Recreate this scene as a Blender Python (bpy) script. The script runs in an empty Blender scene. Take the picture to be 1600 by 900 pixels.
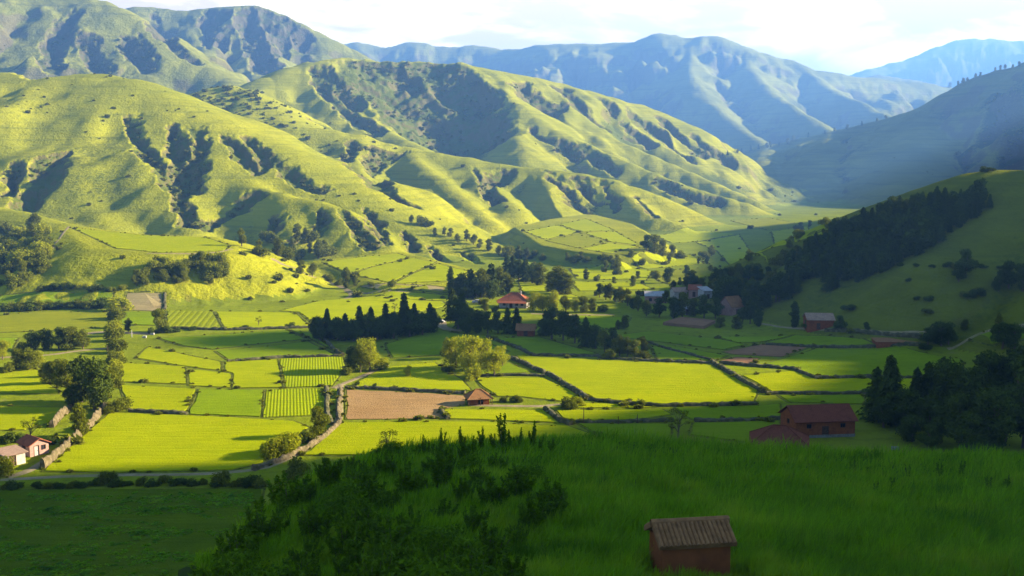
import bpy, math, random
import numpy as np

random.seed(7)
RNG = np.random.default_rng(7)
scene = bpy.context.scene
col = scene.collection
R = math.radians

# ------------------------------------------------------------------ camera, sky, sun, exposure
FPX = 1536.0                       # focal length in photo pixels (1600 wide)
PITCH = math.atan(180 / FPX)       # the photo looks down a little
CAM_Z = 50.0
SUN_AZ = 8.0                       # degrees from +x (right) towards +y (ahead)
SUN_EL = 20.0

cam_data = bpy.data.cameras.new("camera")
cam = bpy.data.objects.new("camera", cam_data)
col.objects.link(cam)
cam.location = (0, 0, CAM_Z)
cam.rotation_euler = (R(90) - PITCH, 0, 0)
cam_data.sensor_width = 36.0
cam_data.lens = 36.0 * FPX / 1600.0
cam_data.clip_start = 0.5
cam_data.clip_end = 60000
scene.camera = cam

sun_data = bpy.data.lights.new("sun", "SUN")
sun = bpy.data.objects.new("sun", sun_data)
col.objects.link(sun)
sun_data.energy = 5.0
sun_data.angle = R(0.55)
sun_data.color = (1.0, 0.89, 0.70)
sun.rotation_euler = (0, R(90 - SUN_EL), R(SUN_AZ))

world = bpy.data.worlds.new("World")
scene.world = world
world.use_nodes = True


def build_world():
    nt = world.node_tree
    nt.nodes.clear()
    N, L = nt.nodes.new, nt.links.new
    out = N("ShaderNodeOutputWorld")
    bg = N("ShaderNodeBackground")
    sky = N("ShaderNodeTexSky")
    sky.sky_type = "NISHITA"
    sky.sun_disc = False
    sky.sun_elevation = R(SUN_EL)
    sky.sun_rotation = R(90 - SUN_AZ)
    sky.altitude = 2000
    sky.air_density = 0.9
    sky.dust_density = 0.5
    bg.inputs["Strength"].default_value = 0.05
    tc = N("ShaderNodeTexCoord")
    sep = N("ShaderNodeSeparateXYZ")
    L(tc.outputs["Generated"], sep.inputs[0])

    def ramp(src, a, b, x, y):
        m = N("ShaderNodeMapRange")
        m.interpolation_type = "SMOOTHSTEP"
        m.inputs["From Min"].default_value = a
        m.inputs["From Max"].default_value = b
        m.inputs["To Min"].default_value = x
        m.inputs["To Max"].default_value = y
        L(src, m.inputs["Value"])
        return m.outputs[0]

    def mul(a, b):
        m = N("ShaderNodeMath")
        m.operation = "MULTIPLY"
        L(a, m.inputs[0])
        L(b, m.inputs[1])
        return m.outputs[0]
    mp = N("ShaderNodeMapping")
    mp.inputs["Scale"].default_value = (1.0, 1.0, 3.4)
    mp.inputs["Location"].default_value = (0.35, 0.1, 0.22)
    L(tc.outputs["Generated"], mp.inputs["Vector"])
    n1 = N("ShaderNodeTexNoise")
    n1.inputs["Scale"].default_value = 6.5
    n1.inputs["Detail"].default_value = 7
    n1.inputs["Roughness"].default_value = 0.55
    n1.inputs["Distortion"].default_value = 0.25
    L(mp.outputs[0], n1.inputs["Vector"])
    # bank of bright cloud low in the sky ahead; clear blue overhead and behind
    low = ramp(sep.outputs["Z"], 0.17, 0.27, 1.0, 0.0)
    ahead = ramp(sep.outputs["Y"], 0.68, 0.86, 0.0, 1.0)
    bank = mul(low, ahead)
    shade = ramp(n1.outputs["Fac"], 0.41, 0.58, 0.0, 1.0)
    cc = N("ShaderNodeMix")
    cc.data_type = "RGBA"
    cc.inputs["A"].default_value = CLOUD_LIT
    cc.inputs["B"].default_value = CLOUD_GREY
    L(shade, cc.inputs["Factor"])
    mx = N("ShaderNodeMix")
    mx.data_type = "RGBA"
    L(bank, mx.inputs["Factor"])
    L(sky.outputs[0], mx.inputs["A"])
    L(cc.outputs["Result"], mx.inputs["B"])
    L(mx.outputs["Result"], bg.inputs["Color"])
    L(bg.outputs[0], out.inputs["Surface"])


CLOUD_LIT = (13.5, 10.6, 5.8, 1)
CLOUD_GREY = (7.2, 5.0, 1.9, 1)
build_world()

vs = scene.view_settings
vs.view_transform = "Standard"
vs.look = "None"
vs.exposure = 2.55
vs.gamma = 1.0
vs.use_curve_mapping = False
scene.cycles.use_denoising = True
scene.cycles.max_bounces = 6
scene.cycles.diffuse_bounces = 3
scene.cycles.transparent_max_bounces = 8
scene.cycles.volume_bounces = 0


# ------------------------------------------------------------------ numbers: noise, projection
def _hash(ix, iy, seed):
    n = (ix.astype(np.int64) * 374761393 + iy.astype(np.int64) * 668265263 + seed * 1442695041) & 0xFFFFFFFF
    n = ((n ^ (n >> 13)) * 1274126177) & 0xFFFFFFFF
    n = n ^ (n >> 16)
    return (n & 0xFFFFFF).astype(np.float32) / np.float32(0xFFFFFF)


def vnoise(x, y, seed=0):
    x0 = np.floor(x)
    y0 = np.floor(y)
    fx = (x - x0).astype(np.float32)
    fy = (y - y0).astype(np.float32)
    fx = fx * fx * fx * (fx * (fx * 6 - 15) + 10)
    fy = fy * fy * fy * (fy * (fy * 6 - 15) + 10)
    a = _hash(x0, y0, seed)
    b = _hash(x0 + 1, y0, seed)
    c = _hash(x0, y0 + 1, seed)
    d = _hash(x0 + 1, y0 + 1, seed)
    return (a + (b - a) * fx) * (1 - fy) + (c + (d - c) * fx) * fy


def fbm(x, y, octaves=4, seed=0, gain=0.5):
    s, a, t = 0.0, 1.0, 0.0
    for o in range(octaves):
        s = s + a * vnoise(x, y, seed + o * 31)
        t += a
        a *= gain
        x, y = x * 2.03 + 11.7, y * 2.03 + 5.3
    return s / t


def sstep(a, b, x):
    t = np.clip((x - a) / (b - a), 0, 1)
    return t * t * (3 - 2 * t)


CP, SP = math.cos(PITCH), math.sin(PITCH)


def ray(px, py):
    """direction of the photo pixel, scaled to one metre ahead: (x per y, z per y)"""
    u, v = (px - 800) / FPX, (450 - py) / FPX
    dy = CP + v * SP
    return u / dy, (v * CP - SP) / dy


def unp(px, py, Y):
    u, w = ray(px, py)
    return (u * Y, Y, CAM_Z + w * Y)


# ------------------------------------------------------------------ the terrain: one sheet, fine where it is seen
U = np.concatenate([-np.geomspace(4.2, 0.62, 70)[:-1], np.linspace(-0.62, 0.62, 1160), np.geomspace(0.62, 6.0, 110)[1:]])
Yr = np.concatenate([np.geomspace(4, 100, 150)[:-1], np.geomspace(100, 400, 260)[:-1], np.geomspace(400, 2600, 820)[:-1],
                     np.geomspace(2600, 9000, 240)])
NU, NY = len(U), len(Yr)
YY = np.repeat(Yr[:, None], NU, 1).astype(np.float32)
XX = (Yr[:, None] * U[None, :]).astype(np.float32)

# ridges: crest points as (photo x, photo y, metres ahead); s slope, r crest rounding, g gully depth, l gully spacing
RIDGES = [
    # big bright hill on the left and its spurs
    dict(n="hill", s=.44, r=26, g=3, l=85, p=[(-420, 100, 1010), (-150, 112, 960), (60, 114, 930), (190, 116, 900), (250, 148, 860), (320, 180, 820), (370, 204, 790), (430, 230, 760), (480, 260, 735), (540, 294, 700), (590, 325, 670), (650, 351, 640), (720, 374, 610), (790, 402, 580)]),
    dict(n="hill", s=.60, r=10, g=5, l=42, p=[(120, 150, 880), (135, 200, 800), (118, 245, 740), (125, 285, 690), (150, 330, 640), (165, 350, 610)]),
    dict(n="hill", s=.62, r=9, g=5, l=36, p=[(235, 165, 850), (215, 195, 800), (235, 225, 750), (262, 262, 700), (285, 310, 650), (300, 350, 610)]),
    dict(n="hill", s=.60, r=9, g=5, l=38, p=[(325, 190, 815), (335, 225, 760), (352, 268, 705), (430, 304, 650), (522, 318, 615), (548, 348, 590), (600, 386, 555)]),
    dict(n="hill", s=.6, r=8, g=5, l=30, p=[(440, 305, 650), (455, 335, 610), (470, 372, 570)]),
    dict(n="hill", s=.62, r=8, g=4, l=30, p=[(420, 236, 755), (450, 268, 715), (500, 296, 690)]),
    dict(n="hill", s=.6, r=8, g=4, l=30, p=[(590, 328, 668), (625, 360, 625), (665, 388, 585), (690, 405, 565)]),
    dict(n="hill", s=.55, r=12, g=5, l=50, p=[(-60, 200, 820), (10, 240, 760), (40, 268, 720), (20, 310, 660)]),
    # shrubby hill and the middle ridge behind it
    dict(n="hill", s=.52, r=14, g=6, l=45, p=[(290, 158, 1060), (325, 138, 1080), (372, 132, 1080), (425, 165, 1040), (450, 195, 1000), (540, 206, 1010), (625, 230, 1000), (700, 241, 980), (800, 260, 960), (850, 264, 950), (925, 273, 940), (1000, 296, 925), (1050, 320, 910), (1110, 350, 890), (1160, 366, 870)]),
    dict(n="hill", s=.62, r=8, g=4, l=34, p=[(560, 212, 1005), (545, 235, 950), (560, 270, 880), (590, 300, 820)]),
    dict(n="hill", s=.60, r=8, g=4, l=34, p=[(640, 233, 998), (655, 255, 930), (700, 290, 860), (740, 325, 800), (770, 350, 760)]),
    dict(n="hill", s=.62, r=8, g=4, l=34, p=[(735, 250, 975), (745, 275, 915), (775, 300, 870), (800, 322, 820)]),
    dict(n="hill", s=.64, r=7, g=4, l=26, p=[(850, 266, 950), (855, 290, 900), (890, 320, 850), (935, 342, 805)]),
    dict(n="hill", s=.64, r=7, g=4, l=26, p=[(960, 284, 935), (985, 312, 880), (1020, 335, 840), (1060, 352, 815)]),
    # ridge with the rounded peak in the middle, and its spurs
    dict(n="hill", s=.56, r=20, g=11, l=85, p=[(300, 190, 1250), (395, 131, 1320), (480, 96, 1400), (560, 88, 1420), (600, 90, 1420), (640, 83, 1420), (700, 95, 1430), (760, 108, 1450), (850, 124, 1480), (930, 146, 1500), (1000, 166, 1510), (1050, 187, 1500)]),
    dict(n="hill", s=1.0, r=8, g=7, l=45, p=[(1000, 166, 1510), (1050, 187, 1500), (1100, 209, 1490), (1140, 228, 1485), (1168, 246, 1480)]),
    dict(n="hill", s=.62, r=10, g=6, l=50, p=[(480, 100, 1395), (490, 130, 1330), (525, 160, 1270), (585, 195, 1200), (650, 227, 1130)]),
    dict(n="hill", s=.60, r=10, g=7, l=55, p=[(715, 98, 1430), (735, 118, 1370), (795, 152, 1310), (850, 195, 1240), (930, 232, 1180), (1000, 262, 1130), (1070, 290, 1090), (1160, 316, 1060)]),
    dict(n="hill", s=.64, r=9, g=7, l=45, p=[(845, 126, 1475), (870, 165, 1400), (930, 205, 1330), (1000, 235, 1280), (1060, 262, 1240), (1130, 292, 1190), (1180, 315, 1150)]),
    dict(n="hill", s=.66, r=8, g=7, l=40, p=[(930, 148, 1498), (960, 180, 1430), (1010, 215, 1370), (1060, 240, 1330)]),
    dict(n="hill", s=.66, r=8, g=7, l=40, p=[(1005, 168, 1505), (1040, 205, 1440), (1090, 240, 1390), (1140, 268, 1340)]),
    dict(n="hill", s=.62, r=9, g=5, l=40, p=[(790, 158, 1305), (800, 200, 1210), (820, 235, 1130)]),
    # high mountain at the back left, two crests
    dict(n="mountain", s=.60, r=24, g=26, l=120, p=[(-400, -60, 1750), (-100, -45, 1800), (60, -14, 1800), (165, 0, 1790), (238, 44, 1720), (280, 86, 1650), (345, 112, 1600), (405, 150, 1520)]),
    dict(n="mountain", s=.66, r=12, g=14, l=70, p=[(60, -12, 1800), (90, 50, 1680), (100, 90, 1600), (90, 115, 1560)]),
    dict(n="mountain", s=.66, r=12, g=14, l=70, p=[(165, 0, 1790), (185, 50, 1690), (215, 100, 1600), (240, 130, 1540)]),
    dict(n="mountain", s=.66, r=18, g=34, l=120, p=[(140, 30, 2250), (200, 9, 2250), (250, 11, 2260), (285, 17, 2260), (345, 11, 2260), (400, 6, 2260), (450, 27, 2250), (500, 52, 2240), (560, 82, 2230), (620, 120, 2200)]),
    dict(n="mountain", s=.72, r=10, g=14, l=70, p=[(400, 8, 2258), (395, 45, 2150), (430, 85, 2050), (440, 115, 1960)]),
    dict(n="mountain", s=.72, r=10, g=14, l=60, p=[(285, 20, 2255), (300, 55, 2140), (330, 90, 2040)]),
    # blue range across the valley
    dict(n="mountain", s=.60, r=30, g=50, l=190, p=[(380, 90, 3900), (545, 66, 3900), (600, 73, 3900), (650, 63, 3900), (690, 74, 3900), (740, 68, 3900), (800, 76, 3825), (850, 66, 3750), (980, 68, 3675), (1040, 52, 3637), (1083, 62, 3600), (1105, 52, 3600), (1150, 66, 3600), (1200, 82, 3562), (1300, 114, 3525), (1400, 122, 3675), (1480, 134, 3825)]),
    dict(n="mountain", s=.60, r=16, g=30, l=110, p=[(1083, 62, 3600), (1075, 105, 3300), (1100, 150, 3000), (1150, 195, 2700), (1190, 222, 2475)]),
    dict(n="mountain", s=.60, r=16, g=30, l=110, p=[(1160, 70, 3585), (1175, 110, 3300), (1215, 150, 3000), (1270, 185, 2700), (1310, 210, 2475)]),
    dict(n="mountain", s=.60, r=16, g=30, l=110, p=[(1240, 95, 3547), (1290, 130, 3300), (1340, 160, 3075), (1400, 185, 2850)]),
    dict(n="mountain", s=.60, r=30, g=40, l=180, p=[(1290, 125, 4200), (1340, 116, 4275), (1400, 120, 4275), (1470, 132, 4200), (1560, 160, 4050)]),
    dict(n="mountain", s=.50, r=60, g=70, l=280, p=[(1230, 170, 5740), (1340, 112, 6020), (1420, 92, 6160), (1490, 66, 6230), (1530, 58, 6230), (1600, 66, 6230), (1760, 50, 6160)]),
    # shaded mountain on the right
    dict(n="mountain", s=.80, r=18, g=7, l=110, p=[(1980, -120, 1711), (1760, 10, 1783), (1600, 102, 1885), (1545, 112, 1943), (1500, 131, 2001), (1450, 166, 2073), (1400, 181, 2131), (1300, 206, 2233), (1200, 227, 2334), (1110, 247, 2436), (1060, 262, 2494)]),
    dict(n="mountain", s=.52, r=30, g=5, l=90, p=[(1300, 206, 2230), (1290, 255, 1850), (1275, 300, 1500), (1255, 332, 1280)]),
    dict(n="mountain", s=.52, r=30, g=5, l=90, p=[(1450, 166, 2070), (1425, 235, 1650), (1400, 300, 1330), (1380, 335, 1150)]),
    dict(n="mountain", s=.52, r=30, g=5, l=90, p=[(1200, 227, 2330), (1190, 270, 1950), (1185, 305, 1620)]),
    # nearer hill on the right, with the conifer wood
    dict(n="hill", s=.50, r=14, g=3, l=50, p=[(1900, 300, 330), (1720, 274, 345), (1600, 264, 360), (1560, 266, 370), (1530, 270, 378), (1490, 285, 385), (1440, 303, 395), (1390, 330, 405), (1330, 350, 415), (1270, 385, 425), (1230, 412, 430), (1180, 440, 440), (1130, 462, 450)]),
    # small knoll at the left with a field on its top
    dict(n="hill", s=.5, r=10, g=1.5, l=40, p=[(-200, 300, 640), (0, 322, 600), (110, 352, 545)]),
    dict(n="hill", s=.42, r=18, g=1, l=40, p=[(340, 388, 455), (400, 405, 445), (450, 428, 432), (500, 448, 418), (540, 466, 405)]),
]
# unseen ridge added at right (world metres), shaped to shade near valley and fields
def shader_profile():
    """crest heights (metres ahead, height) of the added off-frame ridge, shaped so its shadow ends along these photo points of the valley floor"""
    ca, sa, te = math.cos(R(SUN_AZ)), math.sin(R(SUN_AZ)), math.tan(R(SUN_EL))

    def need(px, py):
        u, w = ray(px, py)
        Y = -CAM_Z / w
        t = (680 - u * Y) / ca
        return (Y + t * sa, t * te)
    front = [need(*p) for p in ((560, 735), (700, 694), (830, 656), (900, 645), (1050, 640), (1180, 622), (1258, 580))]
    band_lo = [need(*p) for p in ((1262, 566), (900, 560), (600, 559), (347, 565), (231, 541))]
    band_hi = [need(*p) for p in ((235, 530), (330, 523), (481, 514), (800, 500))]
    pts = [(-700, 420), (100, 410), (front[0][0] - 40, 390), (front[0][0] - 5, 352)]
    for q in front + band_lo + band_hi:
        if q[0] > pts[-1][0] + .5:
            pts.append(q)
    y = pts[-1][0]
    pts += [(y + 5, 207), (462, 207), (472, 221), (560, 221), (640, 212), (900, 194), (1100, 194), (1250, 202), (1350, 256), (1450, 292), (1600, 328), (1900, 374), (2000, 280)]
    return pts


PLATEAUS = [  # flat-topped pieces of ground: photo outline with heights
    dict(n="hill", s=.48, r=10, p=[(104, 353, 23), (225, 366, 21), (325, 370, 20), (366, 384, 18), (352, 394, 17), (250, 397, 17), (150, 392, 18)]),
    dict(n="hill", s=.45, r=5, p=[(498, 408, 7), (622, 393, 9), (738, 424, 6), (705, 442, 4.5), (615, 446, 4.5)]),
    dict(n="hill", s=.7, r=2, p=[(806, 356, 10), (860, 342, 12.5), (925, 334, 14), (985, 350, 11), (1030, 378, 8), (1000, 394, 7), (955, 399, 6.5), (900, 392, 7), (848, 382, 8)]),
]
# water-cut gullies with steep scrubby sides: photo lines, depth and half width in photo pixels
CARVES = [
    (38, .6, [(590, 112), (630, 145), (680, 185), (715, 222)]),
    (16, .7, [(655, 100), (690, 140), (740, 180)]),
    (16, 1.0, [(205, 183), (208, 205), (222, 232), (250, 262), (285, 300), (297, 350)]),
    (17, 1.1, [(262, 197), (272, 222), (284, 262), (292, 305)]),
    (15, 1.0, [(300, 200), (312, 222), (300, 255), (290, 285)]),
    (13, 1.1, [(352, 212), (372, 235), (392, 258), (404, 268)]),
    (13, 1.0, [(385, 215), (408, 240), (415, 258)]),
    (15, 1.0, [(430, 245), (448, 268), (470, 288), (500, 300)]),
    (20, 1.0, [(92, 240), (68, 272), (52, 300), (40, 322)]),
    (14, 1.1, [(20, 250), (15, 280), (8, 305)]),
    (12, .8, [(405, 312), (370, 330), (335, 348), (318, 356)]),
    (14, 1.3, [(430, 335), (425, 352), (415, 372)]),
    (13, 1.2, [(495, 332), (500, 350), (488, 368), (450, 380)]),
    (16, 1.1, [(532, 326), (548, 346), (568, 368), (580, 384)]),
    (15, 1.2, [(570, 326), (586, 344), (598, 364), (606, 380)]),
    (11, 1.2, [(628, 362), (642, 378), (652, 394)]),
    (12, 1.2, [(668, 384), (684, 398), (700, 410)]),
    (10, 1.2, [(720, 392), (735, 404), (748, 412)]),
    (15, 1.0, [(632, 240), (600, 250), (582, 262), (588, 290), (640, 320)]),
    (11, 1.0, [(552, 218), (544, 236), (540, 252)]),
    (9, 1.0, [(738, 264), (748, 276), (760, 292)]),
    (15, 1.0, [(800, 268), (778, 280), (762, 296), (770, 314)]),
    (12, 1.1, [(865, 278), (880, 296), (900, 318), (915, 334)]),
    (11, 1.2, [(895, 278), (912, 298), (930, 318)]),
    (10, 1.2, [(945, 290), (958, 310), (965, 330)]),
    (9, 1.2, [(1000, 308), (1012, 325), (1020, 338)]),
    (14, 1.0, [(492, 116), (500, 140), (535, 168), (590, 208)]),
    (11, 1.0, [(512, 112), (525, 140), (560, 172)]),
    (14, 1.0, [(815, 128), (828, 150), (860, 182)]),
    (12, 1.0, [(880, 138), (905, 168), (945, 200)]),
    (12, 1.1, [(945, 156), (960, 172), (985, 200), (1010, 228)]),
    (11, 1.1, [(985, 170), (1010, 195), (1050, 228), (1085, 255)]),
    (10, 1.1, [(1040, 190), (1065, 215), (1100, 245)]),
    (10, 1.1, [(1085, 212), (1110, 235), (1140, 262)]),
    (11, 1.0, [(900, 225), (930, 248), (965, 272)]),
    (9, 1.0, [(830, 205), (870, 228), (900, 250)]),
    (11, 1.0, [(1030, 290), (1075, 308), (1120, 320)]),
    (20, 1.0, [(95, 50), (85, 75), (72, 100), (70, 118)]),
    (14, 1.1, [(128, 76), (145, 95), (160, 112)]),
    (12, 1.1, [(190, 60), (205, 85), (225, 110)]),
    (14, 1.1, [(248, 36), (262, 58), (285, 80), (305, 95)]),
    (18, 1.0, [(392, 20), (385, 45), (395, 75), (410, 108)]),
    (14, 1.1, [(425, 35), (440, 62), (448, 90)]),
    (11, 1.1, [(345, 25), (338, 48), (350, 75)]),
    (10, 1.1, [(465, 62), (480, 80), (490, 95)]),
    (10, 1.1, [(315, 32), (318, 50), (325, 70)]),
]


def dist_polyline(x, y, pts, slope=0.0, r=1.0):
    """a 3-D polyline seen from above: distance to it, and the highest flank of its segments"""
    best = np.full(x.shape, 1e12, np.float32)
    bh = np.full(x.shape, -1e6, np.float32)
    for (ax, ay, az), (bx_, by_, bz_) in zip(pts[:-1], pts[1:]):
        dx, dy = bx_ - ax, by_ - ay
        l2 = dx * dx + dy * dy
        t = np.clip(((x - ax) * dx + (y - ay) * dy) / l2, 0, 1).astype(np.float32)
        d2 = (x - ax - t * dx) ** 2 + (y - ay - t * dy) ** 2
        best = np.minimum(best, d2)
        bh = np.maximum(bh, az + (bz_ - az) * t - slope * (np.sqrt(d2 + r * r) - r))
    return np.sqrt(best), bh


def smax(a, b, k):
    h = np.maximum(k - np.abs(a - b), 0)
    return np.maximum(a, b) + h * h / (4 * k)


def inside_poly(x, y, poly):
    c = np.zeros(x.shape, bool)
    n = len(poly)
    for i in range(n):
        x1, y1 = poly[i][:2]
        x2, y2 = poly[(i + 1) % n][:2]
        if y1 == y2:
            continue
        c ^= ((y1 > y) != (y2 > y)) & (x < (x2 - x1) * (y - y1) / (y2 - y1) + x1)
    return c


def smooth_line(pts, k=3):
    p = np.array(pts, float)
    for _ in range(k - 1):
        q = [p[0]]
        for a, b in zip(p[:-1], p[1:]):
            q += [a * .75 + b * .25, a * .25 + b * .75]
        q.append(p[-1])
        p = np.array(q)
    return [tuple(v) for v in p]


def at_grid(G, px, py, ymin=100.0):
    u, w = ray(px, py)
    i = int(np.clip(np.searchsorted(U, u) - 1, 0, NU - 2))
    a = (u - U[i]) / (U[i + 1] - U[i])
    hc = G[:, i] * (1 - a) + G[:, i + 1] * a
    diff = hc - (CAM_Z + w * Yr)
    j0 = np.searchsorted(Yr, ymin)
    idx = np.nonzero(diff[j0:] > 0)[0]
    if len(idx) == 0:
        return u * 3000.0, 3000.0, CAM_Z + w * 3000.0
    j = max(j0 + idx[0], 1)
    d0, d1 = diff[j - 1], diff[j]
    t = 0 if d1 == d0 else float(np.clip(-d0 / (d1 - d0), 0, 1))
    Y = float(Yr[j - 1] + (Yr[j] - Yr[j - 1]) * t)
    return u * Y, Y, CAM_Z + w * Y


def build_heights():
    H = (0.5 * (fbm(XX / 60, YY / 60, 3, 3) - .5)).astype(np.float32)
    H += 0.010 * np.maximum(YY - 700, 0)
    floor = np.ones_like(H)               # 1 on the valley floor, 0 on hills
    flatm = np.zeros_like(H)
    gul = np.zeros_like(H)                # how deep in a gully
    mount = np.zeros_like(H)              # 1 where a mountain, not a hill, is highest
    wx = (fbm(XX / 70, YY / 70, 3, 91) - .5)
    wy = (fbm(XX / 70 + 40, YY / 70, 3, 77) - .5)
    for i, rd in enumerate(RIDGES):
        pts = [unp(*p) for p in rd["p"]]
        pts = smooth_line(pts, 2)
        zmax = max(p[2] for p in pts)
        reach = (zmax + 20) / rd["s"] * 1.25
        y0, y1 = min(p[1] for p in pts) - reach, max(p[1] for p in pts) + reach
        r0, r1 = np.searchsorted(Yr, y0), np.searchsorted(Yr, y1)
        sl = slice(max(r0 - 1, 0), min(r1 + 1, NY))
        L = rd["l"]
        x = XX[sl] + wx[sl] * L * .8
        y = YY[sl] + wy[sl] * L * .8
        r = rd["r"]
        d0, h0 = dist_polyline(XX[sl], YY[sl], pts, rd["s"], r)
        d1, h1 = dist_polyline(x, y, pts, rd["s"], r)
        near = sstep(0, 1.2 * L, d0)
        d = d0 + (d1 - d0) * near
        h0 = h0 + (h1 - h0) * near
        ex, ey = pts[-1][0] - pts[0][0], pts[-1][1] - pts[0][1]
        el = math.hypot(ex, ey)
        s = (x * ex + y * ey) / el
        # gullies run straight down the flank
        ga = fbm(s / L + 3.1 * i, d / (4.5 * L) + 7.7 * i, 2, 11 + i)
        rg = 1 - np.abs(2 * ga - 1) * 1.6
        gb = vnoise(s / (L * .38) + 1.7 * i, d / (1.6 * L) + i, 57 + i)
        rgb = 1 - np.abs(2 * gb - 1)
        amp = sstep(r * .6, r + 1.3 * L, d)
        cut = amp * rd["g"] * (np.clip(rg, 0, 1) ** 1.5 * 1.5 + .22 * rgb)
        h = h0 - cut
        k = 3.0 + .004 * YY[sl]
        up = sstep(-k, 6, h - H[sl])
        gul[sl] = gul[sl] * (1 - up) + up * np.clip(cut / (rd["g"] * 1.3), 0, 1) * min(1, rd["g"] / 6)
        mount[sl] = mount[sl] * (1 - up) + up * (rd["n"] == "mountain")
        floor[sl] *= 1 - sstep(-2, 3, h - H[sl])
        H[sl] = smax(H[sl], h, k)
    for pl in PLATEAUS:
        P = []
        for px, py, z in pl["p"]:
            P.append(unp(px, py, (z - CAM_Z) / ray(px, py)[1]))
        A = np.array([(a, b, 1) for a, b, _ in P])
        c = np.linalg.lstsq(A, np.array([q[2] for q in P]), rcond=None)[0]
        d, _ = dist_polyline(XX, YY, P + P[:1])
        d = np.where(inside_poly(XX, YY, P), 0, d)
        near = d < 110
        zs = [q[2] for q in P]
        flat = np.clip(c[0] * XX + c[1] * YY + c[2], min(zs) - 2, max(zs) + 2)
        wob = 1 + .5 * (fbm(XX / 14, YY / 14, 3, 5) - .5)
        lo = flat - pl["s"] * wob * (np.sqrt(d * d + pl["r"] ** 2) - pl["r"])
        hi = flat + .55 * wob * np.maximum(d - 3, 0)
        H2 = np.minimum(smax(H, lo, 2.0) - 0 * H, np.maximum(hi, lo))
        ch = near & (np.abs(H2 - H) > .05)
        floor = np.where(ch & (lo > 1.2), 0, floor)
        flatm = np.maximum(flatm, sstep(8, 1, d) * near)
        gul = np.where(ch, gul * .3, gul)
        H = np.where(near, H2, H)
    for dep, sl_, line in CARVES:
        L = []
        for px, py in line:
            x, y, z = at_grid(H, px, py)
            if y < 2900:
                L.append([x, y, z])
        if len(L) < 2:
            continue
        m = sum(q[1] for q in L) / len(L) / FPX
        depth = dep * m
        L = smooth_line(L, 3)
        n = len(L)
        Lc = [(x, y, z - depth * min(1.0, .25 + 2.2 * i / n)) for i, (x, y, z) in enumerate(L)]
        reach = depth * 3 + 20 * m
        ys = [q[1] for q in L]
        r0, r1 = np.searchsorted(Yr, min(ys) - reach), np.searchsorted(Yr, max(ys) + reach)
        sl = slice(max(r0 - 1, 0), min(r1 + 1, NY))
        x, y = XX[sl], YY[sl]
        wob = 14 * m
        for q, am in ((2.4, 1.7), (.8, .9)):
            ox = wob * am * (fbm(x / (wob * q), y / (wob * q), 3, 64) - .5)
            oy = wob * am * (fbm(x / (wob * q) + 50, y / (wob * q), 3, 65) - .5)
            x, y = x + ox, y + oy
        d, nh = dist_polyline(x, y, [(a, b, -c) for a, b, c in Lc], sl_, depth * .25)
        nh = -nh * 1.0
        cut = np.clip(H[sl] - nh, 0, None)
        cut *= sstep(reach, reach * .5, d)
        cut *= .55 + .75 * fbm(XX[sl] / (wob * 2.2), YY[sl] / (wob * 2.2), 3, 66)
        H[sl] -= cut
        gul[sl] = np.maximum(gul[sl], sstep(0, depth * .35, cut))
    hill = (1 - floor) * (1 - flatm)
    # smaller relief on the hills only
    H += hill * (1 - .7 * mount) * (1.2 * (np.abs(2 * fbm(XX / 46, YY / 46, 4, 21) - 1) - .3) + .45 * (fbm(XX / 9, YY / 9, 3, 41) - .5))
    H += hill * mount * sstep(1200, 1700, YY) * 9.0 * (np.abs(2 * fbm(XX / 130, YY / 130, 5, 22) - 1) - .3)
    H += hill * mount * sstep(2300, 3000, YY) * 26.0 * (np.abs(2 * fbm(XX / 330, YY / 330, 5, 23) - 1) - .3)
    # the slope the camera looks over
    fx, fy, fz = foreground()
    H = np.where(fz > H - 4, smax(H, fz, 4.0), H)
    fg = (fz > 1.0) & (fz > H - 1.5)
    prof = np.array(shader_profile())  # added ridge out of view, its crest shaped for the shadow it casts
    n = fbm(XX / 60, YY / 60, 4, 8) - .5
    xc = np.maximum(700, .80 * YY)
    dx = np.maximum(np.abs(XX - xc) - 20, 0)
    h = np.interp(Yr, prof[:, 0], prof[:, 1])[:, None] - 1.3 * dx - 40 * n * sstep(0, 60, dx)
    up = (XX > .66 * YY) & (YY < 2050) & (h > H)
    mount = np.where(up, 1, mount)
    floor = np.where(up, 0, floor)
    H = np.where(up, h, H)
    return H.astype(np.float32), floor, gul, mount, fg


FG_CREST = [(250, 960, 25), (345, 905, 29), (400, 845, 34), (445, 800, 38), (510, 752, 46), (600, 722, 53), (700, 702, 58), (850, 696, 61), (1000, 703, 62), (1200, 718, 60), (1400, 728, 58), (1600, 735, 56), (1900, 738, 54), (2600, 720, 50)]


def foreground():
    """height of the near slope; far side falls to the valley"""
    pts = [unp(*p) for p in FG_CREST]
    P = np.array(pts)
    # crest as distance ahead for each direction u
    uu = P[:, 0] / P[:, 1]
    yc = np.interp(U, uu, P[:, 1], left=14, right=50)
    zc = np.interp(U, uu, P[:, 2], left=33, right=40)
    k = np.ones(41) / 41
    yc = np.convolve(np.pad(yc, 20, mode="edge"), k, "valid")
    zc = np.convolve(np.pad(zc, 20, mode="edge"), k, "valid")
    t = Yr[:, None] / yc[None, :]
    base = CAM_Z - 6.0
    zin = base + (zc - base)[None, :] * np.minimum(t, 1) ** 0.9
    out = np.maximum(Yr[:, None] - yc[None, :], 0)
    z = zin - .62 * (np.sqrt(out ** 2 + 36) - 6)
    # the left edge falls away sideways too
    z = z - .55 * np.maximum(-(XX + 17), 0) * (XX < -17)
    z += .5 * (fbm(XX / 7, YY / 7, 3, 15) - .5)
    return XX, YY, z.astype(np.float32)


H, FLOOR, GUL, MOUNT, FGM = build_heights()


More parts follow.
